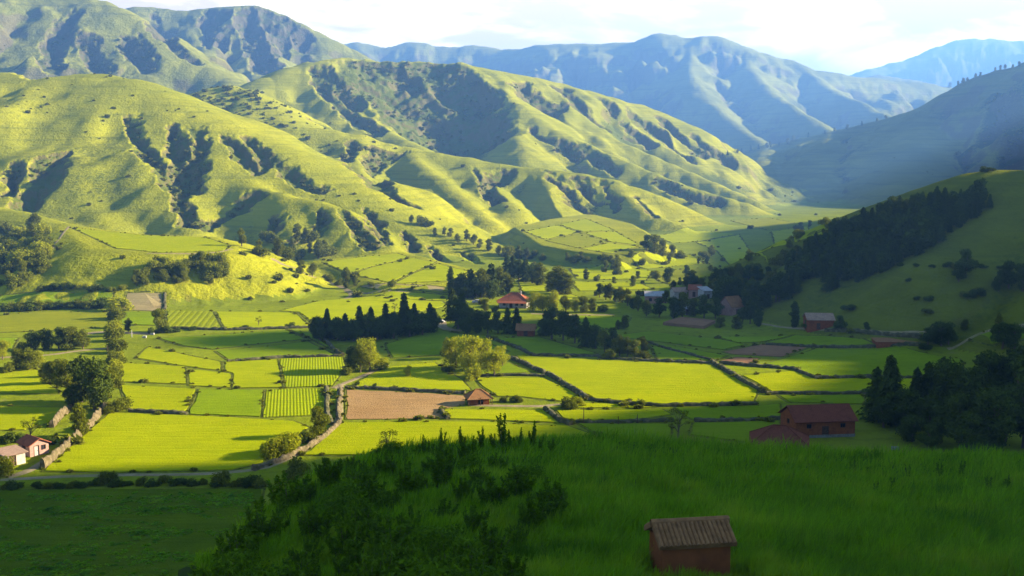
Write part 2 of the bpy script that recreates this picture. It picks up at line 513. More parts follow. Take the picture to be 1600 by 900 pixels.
def hz(x, y):
    """ground height at world points"""
    x = np.asarray(x, float)
    y = np.asarray(y, float)
    u = x / y
    i = np.clip(np.searchsorted(U, u) - 1, 0, NU - 2)
    j = np.clip(np.searchsorted(Yr, y) - 1, 0, NY - 2)
    a = (u - U[i]) / (U[i + 1] - U[i])
    b = (y - Yr[j]) / (Yr[j + 1] - Yr[j])
    return (H[j, i] * (1 - a) + H[j, i + 1] * a) * (1 - b) + (H[j + 1, i] * (1 - a) + H[j + 1, i + 1] * a) * b


def samp(A, x, y):
    x = np.asarray(x, float)
    y = np.asarray(y, float)
    i = np.clip(np.searchsorted(U, x / y), 0, NU - 1)
    j = np.clip(np.searchsorted(Yr, y), 0, NY - 1)
    return A[j, i]


def at(px, py, ymin=100.0):
    """the ground point seen at a photo pixel (beyond the near slope unless ymin is small)"""
    x, y, _ = at_grid(H, px, py, ymin)
    return float(x), float(y), float(hz(x, y))


# ------------------------------------------------------------------ node helpers
def new_mat(name):
    m = bpy.data.materials.new(name)
    m.use_nodes = True
    nt = m.node_tree
    b = nt.nodes["Principled BSDF"]
    b.inputs["Roughness"].default_value = .9
    b.inputs["Specular IOR Level"].default_value = 0.0
    return m, nt, b


def nd(nt, typ, **kw):
    n = nt.nodes.new(typ)
    for k, v in kw.items():
        if k in n.inputs:
            n.inputs[k].default_value = v
        else:
            setattr(n, k, v)
    return n


def noise_out(nt, vec, scale, detail=4, rough=.55, dist=0.0):
    n = nd(nt, "ShaderNodeTexNoise", Scale=scale, Detail=detail, Roughness=rough, Distortion=dist)
    nt.links.new(vec, n.inputs["Vector"])
    return n.outputs["Fac"]


def mixc(nt, fac, a, b, blend="MIX"):
    n = nd(nt, "ShaderNodeMix", data_type="RGBA", blend_type=blend)
    for key, v in (("Factor", fac), ("A", a), ("B", b)):
        s = [q for q in n.inputs if q.name == key and q.enabled][0] if key == "Factor" else [q for q in n.inputs if q.name == key and q.type == "RGBA"][0]
        if isinstance(v, (int, float)):
            s.default_value = v
        elif isinstance(v, tuple):
            s.default_value = v if len(v) == 4 else (*v, 1)
        else:
            nt.links.new(v, s)
    return [o for o in n.outputs if o.type == "RGBA"][0]


def rmp(nt, src, a, b, lo=0.0, hi=1.0):
    m = nd(nt, "ShaderNodeMapRange")
    m.inputs["From Min"].default_value = a
    m.inputs["From Max"].default_value = b
    m.inputs["To Min"].default_value = lo
    m.inputs["To Max"].default_value = hi
    nt.links.new(src, m.inputs["Value"])
    return m.outputs[0]


def math_n(nt, op, a, b=None):
    m = nd(nt, "ShaderNodeMath", operation=op)
    for i, v in enumerate((a, b)):
        if v is None:
            continue
        if isinstance(v, (int, float)):
            m.inputs[i].default_value = v
        else:
            nt.links.new(v, m.inputs[i])
    return m.outputs[0]


def pos_of(nt, obj=False):
    if obj:
        return nd(nt, "ShaderNodeTexCoord").outputs["Object"]
    return nd(nt, "ShaderNodeNewGeometry").outputs["Position"]


def scale_vec(nt, vec, s):
    m = nd(nt, "ShaderNodeMapping")
    m.inputs["Scale"].default_value = s
    nt.links.new(vec, m.inputs["Vector"])
    return m.outputs[0]


def bump(nt, b, height, dist=.3, strength=1.0):
    n = nd(nt, "ShaderNodeBump", Distance=dist, Strength=strength)
    nt.links.new(height, n.inputs["Height"])
    nt.links.new(n.outputs[0], b.inputs["Normal"])


def attr(nt, name):
    return nd(nt, "ShaderNodeAttribute", attribute_name=name).outputs["Fac"]


def hill_material(name, bright, dull, scrub, rock, sc):
    m, nt, b = new_mat(name)
    p = pos_of(nt)
    n_big = noise_out(nt, p, .011 / sc, 5, .6)
    n_mid = noise_out(nt, p, .07 / sc, 5, .65)
    n_fine = noise_out(nt, p, .5 / sc, 4, .7)
    c = mixc(nt, rmp(nt, n_big, .38, .62), bright, dull)
    c = mixc(nt, rmp(nt, n_mid, .35, .7, 0, .55), c, dull)
    # narrow trodden contour steps, following height
    zs = scale_vec(nt, p, (.012 / sc, .012 / sc, .55 / sc))
    n_ter = noise_out(nt, zs, 1.0, 3, .6)
    c = mixc(nt, rmp(nt, n_ter, .50, .66, 0, .4), c, scrub)
    c = mixc(nt, math_n(nt, "MULTIPLY", attr(nt, "right_hill_shade"), rmp(nt, n_mid, .25, .6, .95, .6)), c, (.088, .098, .010))  # painted shade: darker colour mixed over the right hill
    # scrub where water runs, in speckles
    g = attr(nt, "gully")
    speck = math_n(nt, "ADD", math_n(nt, "MULTIPLY", g, .62), math_n(nt, "MULTIPLY", n_fine, .75))
    speck = math_n(nt, "ADD", speck, math_n(nt, "MULTIPLY", n_mid, .35))
    c = mixc(nt, rmp(nt, speck, .78, 1.0, 0, .9), c, scrub)
    # bare earth and rock on the steepest ground
    nz = nd(nt, "ShaderNodeSeparateXYZ")
    nt.links.new(nd(nt, "ShaderNodeNewGeometry").outputs["True Normal"], nz.inputs[0])
    steep = math_n(nt, "ADD", rmp(nt, nz.outputs["Z"], .80, .62, 0, .8), math_n(nt, "MULTIPLY", n_mid, .5))
    c = mixc(nt, rmp(nt, steep, .7, 1.0, 0, .6), c, rock)
    nt.links.new(c, b.inputs["Base Color"])
    hgt = math_n(nt, "ADD", math_n(nt, "MULTIPLY", n_fine, .6), n_mid)
    bump(nt, b, hgt, 2.2 * sc, .8)
    return m


def ground_material():
    m, nt, b = new_mat("valley_grass")
    p = pos_of(nt)
    n1 = noise_out(nt, p, .03, 5, .6)
    n2 = noise_out(nt, p, .35, 5, .65)
    n3 = noise_out(nt, p, 2.2, 3, .6)
    c = mixc(nt, rmp(nt, n1, .35, .65), (.20, .225, .007), (.145, .165, .009))
    c = mixc(nt, rmp(nt, n2, .5, .75, 0, .7), c, (.075, .085, .012))
    c = mixc(nt, rmp(nt, n2, .30, .42, .35, 0), c, (.22, .17, .07))
    nt.links.new(c, b.inputs["Base Color"])
    bump(nt, b, math_n(nt, "ADD", n2, math_n(nt, "MULTIPLY", n3, .4)), .5, .9)
    return m


def near_material():
    m, nt, b = new_mat("turf_under_grass")
    p = pos_of(nt)
    n2 = noise_out(nt, p, 1.3, 5, .65)
    c = mixc(nt, rmp(nt, n2, .35, .7), (.035, .065, .008), (.05, .045, .02))
    nt.links.new(c, b.inputs["Base Color"])
    bump(nt, b, n2, .3, .8)
    return m


def mesh_obj(name, verts, faces, mats, parent=None, smooth=False, mat_idx=None, link=True):
    """verts (n,3) array, faces (m,k) array or list of lists -> ONE linked mesh object"""
    me = bpy.data.meshes.new(name)
    v = np.asarray(verts, np.float32)
    if isinstance(faces, np.ndarray):
        k = faces.shape[1]
        flat = faces.astype(np.int32).ravel()
        starts = np.arange(0, len(flat), k, dtype=np.int32)
        tot = np.full(len(faces), k, np.int32)
    else:
        flat = np.array([i for f in faces for i in f], np.int32)
        tot = np.array([len(f) for f in faces], np.int32)
        starts = np.concatenate([[0], np.cumsum(tot)[:-1]]).astype(np.int32) if len(tot) else np.zeros(0, np.int32)
    me.vertices.add(len(v))
    me.vertices.foreach_set("co", v.ravel())
    me.loops.add(len(flat))
    me.loops.foreach_set("vertex_index", flat)
    me.polygons.add(len(tot))
    me.polygons.foreach_set("loop_start", starts)
    me.polygons.foreach_set("loop_total", tot)
    me.polygons.foreach_set("use_smooth", np.full(len(tot), bool(smooth)))
    for m in (mats if isinstance(mats, (list, tuple)) else [mats]):
        me.materials.append(m)
    if mat_idx is not None:
        me.polygons.foreach_set("material_index", np.asarray(mat_idx, np.int32))
    me.update()
    me.validate()
    o = bpy.data.objects.new(name, me)
    if link:
        col.objects.link(o)
    if parent:
        o.parent = parent
    return o


def tag(o, label=None, cat=None, group=None, kind=None):
    for k, v in (("label", label), ("category", cat), ("group", group), ("kind", kind)):
        if v:
            o[k] = v
    return o


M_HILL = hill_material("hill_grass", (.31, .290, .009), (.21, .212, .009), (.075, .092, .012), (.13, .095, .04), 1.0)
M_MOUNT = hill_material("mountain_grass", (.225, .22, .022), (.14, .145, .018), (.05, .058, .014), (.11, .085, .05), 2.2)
M_GROUND = ground_material()
M_NEAR = near_material()


def build_terrain():
    idx = np.arange(NU * NY, dtype=np.int64).reshape(NY, NU)
    quads = np.stack([idx[:-1, :-1], idx[:-1, 1:], idx[1:, 1:], idx[1:, :-1]], -1).reshape(-1, 4)
    co = np.stack([XX, YY, H], -1).reshape(-1, 3)
    cls = np.where(FGM, 3, np.where(FLOOR > .5, 0, np.where(MOUNT > .5, 2, 1)))
    fc = cls[:-1, :-1].reshape(-1)
    for c, name, mat in ((0, "ground", M_GROUND), (1, "hills", M_HILL), (2, "mountains", M_MOUNT), (3, "near_slope", M_NEAR)):
        q = quads[fc == c]
        if not len(q):
            continue
        used, inv = np.unique(q.ravel(), return_inverse=True)
        o = mesh_obj(name, co[used], inv.reshape(-1, 4), mat, smooth=True)
        a = o.data.attributes.new("gully", "FLOAT", "POINT")
        a.data.foreach_set("value", GUL.reshape(-1)[used].astype(np.float32))
        # shade of the hill on the right, deepened by a painted darker tone
        a = o.data.attributes.new("right_hill_shade", "FLOAT", "POINT")
        shade_w = sstep(20, 70, XX) * sstep(600, 520, YY) * sstep(230, 280, YY)
        a.data.foreach_set("value", shade_w.reshape(-1)[used].astype(np.float32))
        tag(o, kind="structure")


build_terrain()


def build_haze():
    m = bpy.data.materials.new("valley_haze")
    m.use_nodes = True
    nt = m.node_tree
    nt.nodes.clear()
    out = nd(nt, "ShaderNodeOutputMaterial")
    v = nd(nt, "ShaderNodeVolumePrincipled")
    v.inputs["Color"].default_value = (.20, .45, 1.0, 1)
    v.inputs["Density"].default_value = HAZE
    v.inputs["Anisotropy"].default_value = .2
    nt.links.new(v.outputs[0], out.inputs["Volume"])
    z0, z1 = -8.0, float(H.max()) + 20
    x0, x1, y0, y1 = -60000.0, 85000.0, -2000.0, 9100.0
    x0, x1 = float(XX.min()) - 50, float(XX.max()) + 50
    vs_ = [(x, y, z) for x in (x0, x1) for y in (y0, y1) for z in (z0, z1)]
    fs = [(0, 1, 3, 2), (4, 6, 7, 5), (0, 4, 5, 1), (2, 3, 7, 6), (0, 2, 6, 4), (1, 5, 7, 3)]
    o = mesh_obj("haze", vs_, [list(f) for f in fs], m)
    tag(o, kind="stuff")


HAZE = 0.00021
build_haze()


# ------------------------------------------------------------------ fields and paths
from mathutils import Vector, Matrix
from mathutils.geometry import delaunay_2d_cdt


def crop_material(name, a, b_, rows=0.0, row_col=None, tint=.12, coarse=.05):
    m, nt, b = new_mat(name)
    p = pos_of(nt)
    rnd = nd(nt, "ShaderNodeObjectInfo").outputs["Random"]
    n1 = noise_out(nt, p, coarse, 4, .6)
    sv = scale_vec(nt, p, (.10, 1.1, 1))
    n2 = noise_out(nt, sv, 1.0, 4, .65)
    n3 = noise_out(nt, p, 3.0, 3, .7)
    c = mixc(nt, rmp(nt, n1, .35, .68), a, b_)
    c = mixc(nt, rmp(nt, n2, .45, .75, 0, .45), c, tuple(v * .55 for v in b_))
    c = mixc(nt, rmp(nt, rnd, 0, 1, 0, .38), c, tuple(v * .72 for v in b_))
    c = mixc(nt, rmp(nt, n3, .5, .8, 0, .3), c, tuple(v * .5 for v in b_))
    n4 = noise_out(nt, p, .22, 6, .7, .6)
    c = mixc(nt, rmp(nt, n4, .52, .74, 0, .5), c, (b_[0] * .62, b_[1] * .72, b_[2]))
    c = mixc(nt, rmp(nt, n4, .44, .28, 0, .35), c, (a[0] * 1.15, a[1] * 1.0, a[2] * 1.5))
    hgt = math_n(nt, "ADD", math_n(nt, "MULTIPLY", n3, .6), n2)
    if rows:
        ob = nd(nt, "ShaderNodeTexCoord").outputs["Object"]
        w = nd(nt, "ShaderNodeTexWave", Scale=rows, Distortion=.7, Detail=2)
        w.inputs["Detail Scale"].default_value = 1.5
        nt.links.new(ob, w.inputs["Vector"])
        c = mixc(nt, rmp(nt, w.outputs["Fac"], .34, .06, 0, .55), c, row_col)
        hgt = math_n(nt, "ADD", hgt, math_n(nt, "MULTIPLY", w.outputs["Fac"], .22))
    nt.links.new(c, b.inputs["Base Color"])
    bump(nt, b, hgt, .45, .85)
    return m


MF = {
    "bright": crop_material("young_crop", (.345, .352, .003), (.28, .303, .003)),
    "green": crop_material("green_crop", (.215, .28, .005), (.17, .225, .005)),
    "olive": crop_material("pasture", (.26, .255, .010), (.19, .20, .010), coarse=.09),
    "rows": crop_material("crop_in_rows", (.29, .32, .004), (.24, .275, .004), .45, (.17, .21, .005)),
    "strips": crop_material("crop_in_strips", (.29, .30, .006), (.24, .26, .006), .15, (.10, .12, .01)),
    "soil": crop_material("ploughed_soil", (.42, .26, .095), (.33, .19, .065), .36, (.26, .12, .05)),
    "tan": crop_material("bare_tan_soil", (.36, .30, .12), (.30, .22, .09)),
    "brown": crop_material("bare_brown_soil", (.32, .17, .075), (.25, .125, .06)),
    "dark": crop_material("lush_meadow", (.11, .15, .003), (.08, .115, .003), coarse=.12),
}


def densify(P, step):
    out = []
    for i in range(len(P)):
        a, b = np.array(P[i]), np.array(P[(i + 1) % len(P)])
        n = max(1, int(np.hypot(*(b - a)) / step))
        for k in range(n):
            out.append(tuple(a + (b - a) * k / n))
    return out


def inset(P, d):
    """move a polygon's corners inwards"""
    n = len(P)
    A = sum(P[i][0] * P[(i + 1) % n][1] - P[(i + 1) % n][0] * P[i][1] for i in range(n))
    sg = 1 if A > 0 else -1
    out = []
    for i in range(n):
        p0, p1, p2 = np.array(P[i - 1]), np.array(P[i]), np.array(P[(i + 1) % n])
        e1, e2 = p1 - p0, p2 - p1
        e1, e2 = e1 / (np.hypot(*e1) + 1e-9), e2 / (np.hypot(*e2) + 1e-9)
        nrm = np.array([-e1[1] - e2[1], e1[0] + e2[0]]) * sg
        ln = np.hypot(*nrm)
        if ln < .3:
            out.append(tuple(p1))
            continue
        nrm /= ln
        c = max(.45, float(np.dot(nrm, np.array([-e1[1], e1[0]]) * sg)))
        out.append(tuple(p1 + nrm * d / c))
    return out


def draped(name, P, mat, height, step=4.0, grid=7.0, jit=.25, gap=.45, kind="structure", skirt=True, rot=0.0):
    """a piece of ground cover with its own thickness lying on the terrain; P is its outline in world metres"""
    P = inset(P, gap) if gap else P
    B = densify(P, step)
    rng = np.random.default_rng(abs(int(P[0][0] * 13 + P[0][1] * 7)) % 99991)
    B = [(x + rng.normal(0, jit * .5), y + rng.normal(0, jit * .5)) for x, y in B]
    xs, ys = [p[0] for p in B], [p[1] for p in B]
    gx, gy = np.meshgrid(np.arange(min(xs), max(xs), grid), np.arange(min(ys), max(ys), grid))
    gx = gx.ravel() + rng.uniform(-.3, .3, gx.size) * grid
    gy = gy.ravel() + rng.uniform(-.3, .3, gy.size) * grid
    ins = inside_poly(gx, gy, inset(P, grid * .25))
    V = [Vector(p) for p in B] + [Vector((a, b)) for a, b in zip(gx[ins], gy[ins])]
    nb = len(B)
    vo, eo, fo, ov, oe, of = delaunay_2d_cdt(V, [(i, (i + 1) % nb) for i in range(nb)], [], 1, 1e-4)
    if not fo:
        return None
    x = np.array([v.x for v in vo])
    y = np.array([v.y for v in vo])
    z = hz(x, y) + height * (1 + .25 * (fbm(x / 6, y / 6, 2, 3) - .5))
    co = np.stack([x, y, z], -1)
    faces = [list(f) for f in fo]
    if skirt:
        # outer edges: used by one face
        cnt = {}
        for f in faces:
            for a, b in zip(f, f[1:] + f[:1]):
                cnt[(a, b)] = 1
        rim = [(a, b) for a, b in cnt if (b, a) not in cnt]
        low = {}
        ext = []
        for a, b in rim:
            for q in (a, b):
                if q not in low:
                    low[q] = len(co) + len(ext)
                    ext.append((x[q], y[q], hz(x[q], y[q]) - .4))
        co = np.concatenate([co, np.array(ext)]) if ext else co
        faces += [[b, a, low[a], low[b]] for a, b in rim]
    cx, cy = np.mean(x), np.mean(y)
    co = co - np.array([cx, cy, 0])
    co[:, :2] = co[:, :2] @ np.array([[math.cos(rot), -math.sin(rot)], [math.sin(rot), math.cos(rot)]])
    o = mesh_obj(name, co, faces, mat, smooth=False)
    o.location = (cx, cy, 0)
    o.rotation_euler.z = rot
    return tag(o, kind=kind)


def px_poly(pp):
    return [at(*p)[:2] for p in pp]


FIELDS = [
    # left, beyond the lane
    ("green", .5, [(-60, 470), (30, 459), (178, 457), (178, 471), (60, 474), (-60, 480)]),
    ("olive", .4, [(-60, 500), (60, 487), (172, 488), (170, 511), (110, 516), (-60, 522)]),
    ("tan", .3, [(197, 456), (255, 457.5), (252, 487), (188, 484)]),
    ("green", .5, [(187, 487), (252, 489), (250, 509), (184, 507)]),
    ("strips", .5, [(260, 485), (333, 487), (348, 514), (259, 511)]),
    ("bright", .45, [(336, 487), (430, 488), (462, 489), (485, 510), (350, 514)]),
    ("bright", .5, [(436, 486), (500, 470), (560, 465), (640, 468), (692, 471), (700, 478), (640, 490), (492, 508), (466, 488)]),
    ("bright", .4, [(548, 462), (590, 458), (700, 461), (740, 468), (700, 470), (600, 467)]),
    ("green", .4, [(246, 529), (415, 518), (450, 516), (478, 530), (330, 546), (286, 541)]),
    ("green", .45, [(336, 549), (430, 540), (480, 533), (527, 556), (440, 557), (356, 563)]),
    ("green", .5, [(452, 515), (486, 521), (532, 553), (490, 532)]),
    ("bright", .4, [(231, 542), (290, 554), (346, 565), (346, 580), (294, 574), (210, 560)]),
    ("bright", .5, [(187, 567), (290, 573), (292, 601), (186, 597)]),
    ("bright", .4, [(295, 577), (361, 584), (361, 606), (294, 603)]),
    ("bright", .5, [(349, 566), (434, 562), (442, 606), (363, 607), (363, 583), (350, 581)]),
    ("rows", .4, [(436, 561), (536, 557), (541, 575), (518, 604), (445, 606)]),
    ("bright", .5, [(187, 602), (308, 608), (290, 645), (200, 641)]),
    ("green", .5, [(311, 608), (412, 610), (408, 652), (294, 648)]),
    ("rows", .45, [(415, 609), (512, 607), (508, 649), (410, 653)]),
    ("bright", .5, [(170, 645), (293, 649), (460, 658), (485, 668), (420, 712), (412, 723), (363, 735), (187, 739), (66, 737)]),
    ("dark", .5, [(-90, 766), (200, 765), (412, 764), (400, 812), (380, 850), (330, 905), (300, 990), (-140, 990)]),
    ("bright", .5, [(-50, 573), (60, 578), (75, 600), (92, 610), (92, 616), (-50, 613)]),
    ("bright", .4, [(-50, 634), (103, 637), (88, 658), (40, 672), (-50, 674)]),
    ("green", .4, [(-60, 527), (30, 528), (20, 545), (-60, 547)]),
    # middle
    ("bright", .5, [(553, 600), (600, 574), (680, 567), (724, 595), (738, 611), (620, 608), (556, 604)]),
    ("soil", .25, [(540, 609), (625, 612), (726, 618), (730, 632), (686, 640), (697, 654), (541, 656)]),
    ("bright", .5, [(690, 640), (850, 641), (866, 654), (874, 661), (702, 655)]),
    ("bright", .5, [(535, 660), (700, 658), (888, 666), (960, 690), (980, 705), (700, 712), (470, 712), (492, 698)]),
    ("bright", .5, [(742, 591), (850, 591), (888, 608), (908, 622), (878, 628), (810, 620), (775, 620), (752, 604)]),
    ("green", .5, [(797, 568), (830, 582), (744, 586), (735, 575)]),
    ("bright", .55, [(806, 556), (900, 561), (1000, 566), (1112, 571), (1186, 610), (1178, 627), (1115, 632), (1040, 632), (928, 623), (885, 600), (818, 568)]),
    ("bright", .5, [(1160, 587), (1240, 580), (1278, 593), (1350, 591), (1445, 592), (1455, 612), (1350, 614), (1211, 615)]),
    ("green", .5, [(1272, 546), (1400, 541), (1500, 561), (1512, 589), (1350, 588), (1282, 590), (1245, 578), (1187, 572), (1226, 560)]),
    ("brown", .3, [(1128, 550), (1187, 538), (1266, 542), (1225, 558), (1144, 554)]),
    ("brown", .25, [(1122, 564), (1150, 558), (1187, 560), (1178, 568), (1150, 570)]),
    ("green", .5, [(1242, 524), (1350, 530), (1370, 539), (1269, 540), (1192, 535)]),
    ("green", .5, [(1118, 526), (1240, 523), (1187, 535), (1152, 536)]),
    ("green", .45, [(1014, 537), (1034, 537), (1138, 556), (1118, 564), (1027, 562)]),
    ("green", .5, [(962, 524), (1012, 518), (1123, 530), (1166, 539), (1131, 547), (1050, 537), (974, 528)]),
    ("green", .5, [(764, 529), (844, 527), (938, 554), (836, 554)]),
    ("green", .5, [(602, 538), (681, 515), (730, 524), (796, 549), (690, 555), (612, 560)]),
    ("bright", .45, [(868, 641), (1035, 640), (1050, 648), (1000, 656), (899, 658), (877, 653)]),
    ("bright", .45, [(905, 629), (1029, 637), (872, 638)]),
    ("green", .5, [(1055, 637), (1175, 635), (1219, 631), (1219, 653), (1083, 656), (1070, 651)]),
    ("green", .5, [(1083, 661), (1219, 658), (1219, 684), (1170, 692), (1077, 680)]),
    ("green", .5, [(902, 662), (1048, 663), (1050, 690), (960, 695)]),
    ("green", .5, [(1215, 618), (1350, 617), (1352, 632), (1232, 629)]),
    ("green", .5, [(890, 494), (986, 496), (973, 513), (927, 516)]),
    ("green", .4, [(1500, 533), (1542, 518), (1610, 512), (1640, 525), (1550, 540)]),
    # fields on raised ground and farther up the valley
    ("bright", .4, [(112, 356), (228, 368), (322, 371), (361, 384), (350, 392), (250, 395), (180, 388)]),
    ("bright", .4, [(503, 410), (560, 402), (622, 396), (640, 402), (575, 418), (545, 428)]),
    ("bright", .4, [(550, 430), (580, 418), (645, 403), (680, 410), (640, 428), (610, 442)]),
    ("bright", .4, [(615, 443), (645, 428), (683, 412), (732, 424), (702, 439)]),
    ("bright", .4, [(820, 362), (870, 352), (905, 363), (850, 374)]),
    ("bright", .4, [(873, 351), (916, 342), (960, 360), (908, 362)]),
    ("olive", .4, [(852, 376), (908, 365), (950, 378), (905, 388)]),
    ("bright", .4, [(912, 364), (962, 362), (1000, 383), (955, 378)]),
    ("bright", .4, [(908, 389), (950, 380), (996, 385), (955, 396)]),
    ("bright", .5, [(1022, 368), (1100, 361), (1150, 366), (1085, 378), (1050, 380)]),
    ("bright", .5, [(1088, 379), (1155, 367), (1232, 384), (1182, 398), (1120, 392)]),
    ("olive", .5, [(1140, 345), (1200, 340), (1260, 352), (1200, 360)]),
    ("bright", .5, [(1205, 362), (1262, 354), (1300, 364), (1240, 380)]),
    ("bright", .5, [(1090, 400), (1180, 400), (1200, 412), (1110, 415)]),
    ("bright", .5, [(985, 402), (1080, 398), (1100, 412), (1010, 420)]),
    ("bright", .5, [(890, 420), (980, 412), (1020, 424), (1010, 438), (900, 436)]),
    ("olive", .5, [(1015, 425), (1110, 418), (1130, 430), (1030, 440)]),
    ("bright", .5, [(890, 440), (1000, 442), (1020, 452), (905, 455)]),
    ("bright", .5, [(810, 440), (850, 446), (905, 464), (880, 470), (815, 458)]),
    ("olive", .4, [(700, 440), (745, 440), (770, 455), (690, 458), (640, 452)]),
    ("tan", .3, [(562, 447), (640, 445), (700, 449), (692, 456), (600, 454)]),
    ("green", .5, [(1075, 478), (1120, 476), (1130, 486), (1070, 490)]),
]


def margin_material():
    m, nt, b = new_mat("rank_margin_grass")
    p = pos_of(nt)
    n = noise_out(nt, p, .9, 4, .65)
    nt.links.new(mixc(nt, rmp(nt, n, .35, .65), (.06, .065, .012), (.15, .15, .018)), b.inputs["Base Color"])
    bump(nt, b, n, .3, .8)
    return m


M_MARGIN = margin_material()


def build_fields():
    for kind, h, pp in FIELDS:
        P = px_poly(pp)
        yy = sum(p[1] for p in P) / len(P)
        xm = sum(p[0] for p in P) / len(P)
        rot = {"rows": -math.atan2(xm, yy), "strips": -.6 * math.atan2(xm, yy), "soil": math.pi / 2 + .1}.get(kind, 0)
        edge = [q for q in inset(P, -.15)]
        ribbon("field_margin", edge + edge[:1], .75 if yy < 260 else 1.2, M_MARGIN, .05, smooth=False)
        o = draped("field", P, MF[kind], h * .34, rot=rot, step=2.5 if yy < 260 else 5, grid=6 if yy < 260 else 10, gap=.3 if yy < 260 else .5)


def ribbon(name, line, w, mat, h, kind="structure", smooth=True):
    """a path along world points"""
    L = np.array(smooth_line(line, 3) if smooth else densify(line[:-1], 2.5) + [line[0]])
    t = np.gradient(L, axis=0)
    t /= np.linalg.norm(t, axis=1)[:, None] + 1e-9
    nrm = np.stack([-t[:, 1], t[:, 0]], -1)
    rng = np.random.default_rng(len(L) * 7 + int(abs(L[0, 0])))
    cols = 5
    co, fs = [], []
    for i in range(len(L)):
        for k in range(cols):
            f = (k / (cols - 1) - .5) * w * (1 + rng.normal(0, .06))
            x, y = L[i] + nrm[i] * f
            co.append((x, y, float(hz(x, y)) + (h if 0 < k < cols - 1 else -.15)))
    for i in range(len(L) - 1):
        for k in range(cols - 1):
            a = i * cols + k
            fs.append([a, a + 1, a + cols + 1, a + cols])
    o = mesh_obj(name, co, fs, mat, smooth=True)
    return tag(o, kind=kind)


def dirt_material():
    m, nt, b = new_mat("trodden_earth")
    p = pos_of(nt)
    n1 = noise_out(nt, p, .5, 5, .65)
    n2 = noise_out(nt, p, .08, 3, .6)
    c = mixc(nt, rmp(nt, n1, .35, .7), (.30, .225, .115), (.20, .15, .07))
    c = mixc(nt, rmp(nt, n2, .55, .75, 0, .6), c, (.16, .17, .04))
    nt.links.new(c, b.inputs["Base Color"])
    bump(nt, b, n1, .25, .8)
    return m


M_DIRT = dirt_material()
PATHS = [
    (3.5, [(425, 404), (455, 418), (492, 432), (525, 444), (552, 458), (545, 466), (510, 476), (450, 485)]),
    (3.0, [(552, 458), (600, 456), (660, 460), (720, 468), (760, 470)]),
    (2.6, [(604, 571), (585, 580), (560, 590), (535, 600), (520, 607)]),
    (2.2, [(532, 600), (531, 625), (531, 660), (505, 685), (480, 700), (440, 722), (400, 735), (300, 742), (150, 742), (0, 750)]),
    (3.0, [(140, 668), (105, 700), (70, 722), (40, 738), (10, 746)]),
    (2.6, [(735, 633), (790, 634), (850, 635), (868, 632), (893, 632)]),
    (3.0, [(-40, 560), (70, 556), (120, 548), (172, 544)]),
    (6.0, [(130, 522), (160, 518), (240, 522)]),
    (3.2, [(830, 490), (900, 492), (960, 492)]),
    (2.6, [(1185, 505), (1230, 512), (1290, 516), (1400, 522), (1480, 528)]),
    (5.0, [(690, 502), (690, 512), (720, 518)]),
    (2.5, [(940, 624), (1000, 630)]),
    (2.4, [(362, 389), (340, 395), (290, 397), (230, 396)]),
    (2.0, [(108, 354), (95, 370), (75, 395)]),
    (1.8, [(1480, 545), (1530, 520), (1600, 508)]),
]


def build_paths():
    for w, line in PATHS:
        ribbon("path", px_poly(line), w, M_DIRT, .07)


# ------------------------------------------------------------------ walls of earth and stone
def stone_material(name, a, b_, scale=1.4):
    m, nt, b = new_mat(name)
    p = pos_of(nt)
    v = nd(nt, "ShaderNodeTexVoronoi", Scale=scale)
    nt.links.new(p, v.inputs["Vector"])
    n = noise_out(nt, p, 1.0, 4, .6)
    c = mixc(nt, rmp(nt, n, .35, .65), a, b_)
    c = mixc(nt, rmp(nt, v.outputs["Distance"], .25, .6, 0, .5), c, tuple(q * .45 for q in b_))
    c = mixc(nt, rmp(nt, n, .55, .7, 0, .5), c, (.10, .11, .02))
    nt.links.new(c, b.inputs["Base Color"])
    bump(nt, b, math_n(nt, "ADD", v.outputs["Distance"], n), .2, .8)
    return m


M_STONE = stone_material("field_stone", (.215, .165, .085), (.135, .10, .05))
M_BANK = stone_material("mossy_stone", (.16, .135, .07), (.085, .08, .03), .9)


def build_wall(line_px, w, h, mat, label, name="stone_wall", cat="wall", group="low walls between the fields"):
    L = px_poly(line_px)
    D = [L[0]]
    for a, b in zip(L[:-1], L[1:]):
        n = max(1, int(math.hypot(b[0] - a[0], b[1] - a[1]) / .9))
        D += [(a[0] + (b[0] - a[0]) * k / n, a[1] + (b[1] - a[1]) * k / n) for k in range(1, n + 1)]
    D = np.array(D)
    rng = np.random.default_rng(int(abs(D[0, 0] * 31 + D[0, 1])))
    D = D + np.stack([fbm(D[:, 1] / 8, D[:, 0] / 8, 2, 4) - .5, fbm(D[:, 0] / 8, D[:, 1] / 8, 2, 9) - .5], -1) * .8
    t = np.gradient(D, axis=0)
    t /= np.linalg.norm(t, axis=1)[:, None] + 1e-9
    nr = np.stack([-t[:, 1], t[:, 0]], -1)
    prof = [(-.5, -.3), (-.46, .35), (-.38, .8), (-.12, 1.02), (.14, .97), (.40, .78), (.47, .3), (.5, -.3)]
    k = len(prof)
    cx, cy = D[0]
    cz = float(hz(cx, cy))
    co, fs = [], []
    for i in range(len(D)):
        hh = h * (.75 + .5 * rng.random())
        if rng.random() < .04:
            hh *= .4
        g = float(hz(*D[i]))
        for f, q in prof:
            x, y = D[i] + nr[i] * (f * w * (1 + rng.normal(0, .08)))
            co.append((x - cx, y - cy, g - cz + q * hh + rng.normal(0, .04)))
    for i in range(len(D) - 1):
        for j in range(k - 1):
            a = i * k + j
            fs.append([a, a + 1, a + k + 1, a + k])
    fs.append(list(range(k)))
    fs.append(list(range(len(co) - 1, len(co) - k - 1, -1)))
    o = mesh_obj(name, co, fs, mat)
    o.location = (cx, cy, cz)
    return tag(o, label, cat, group)


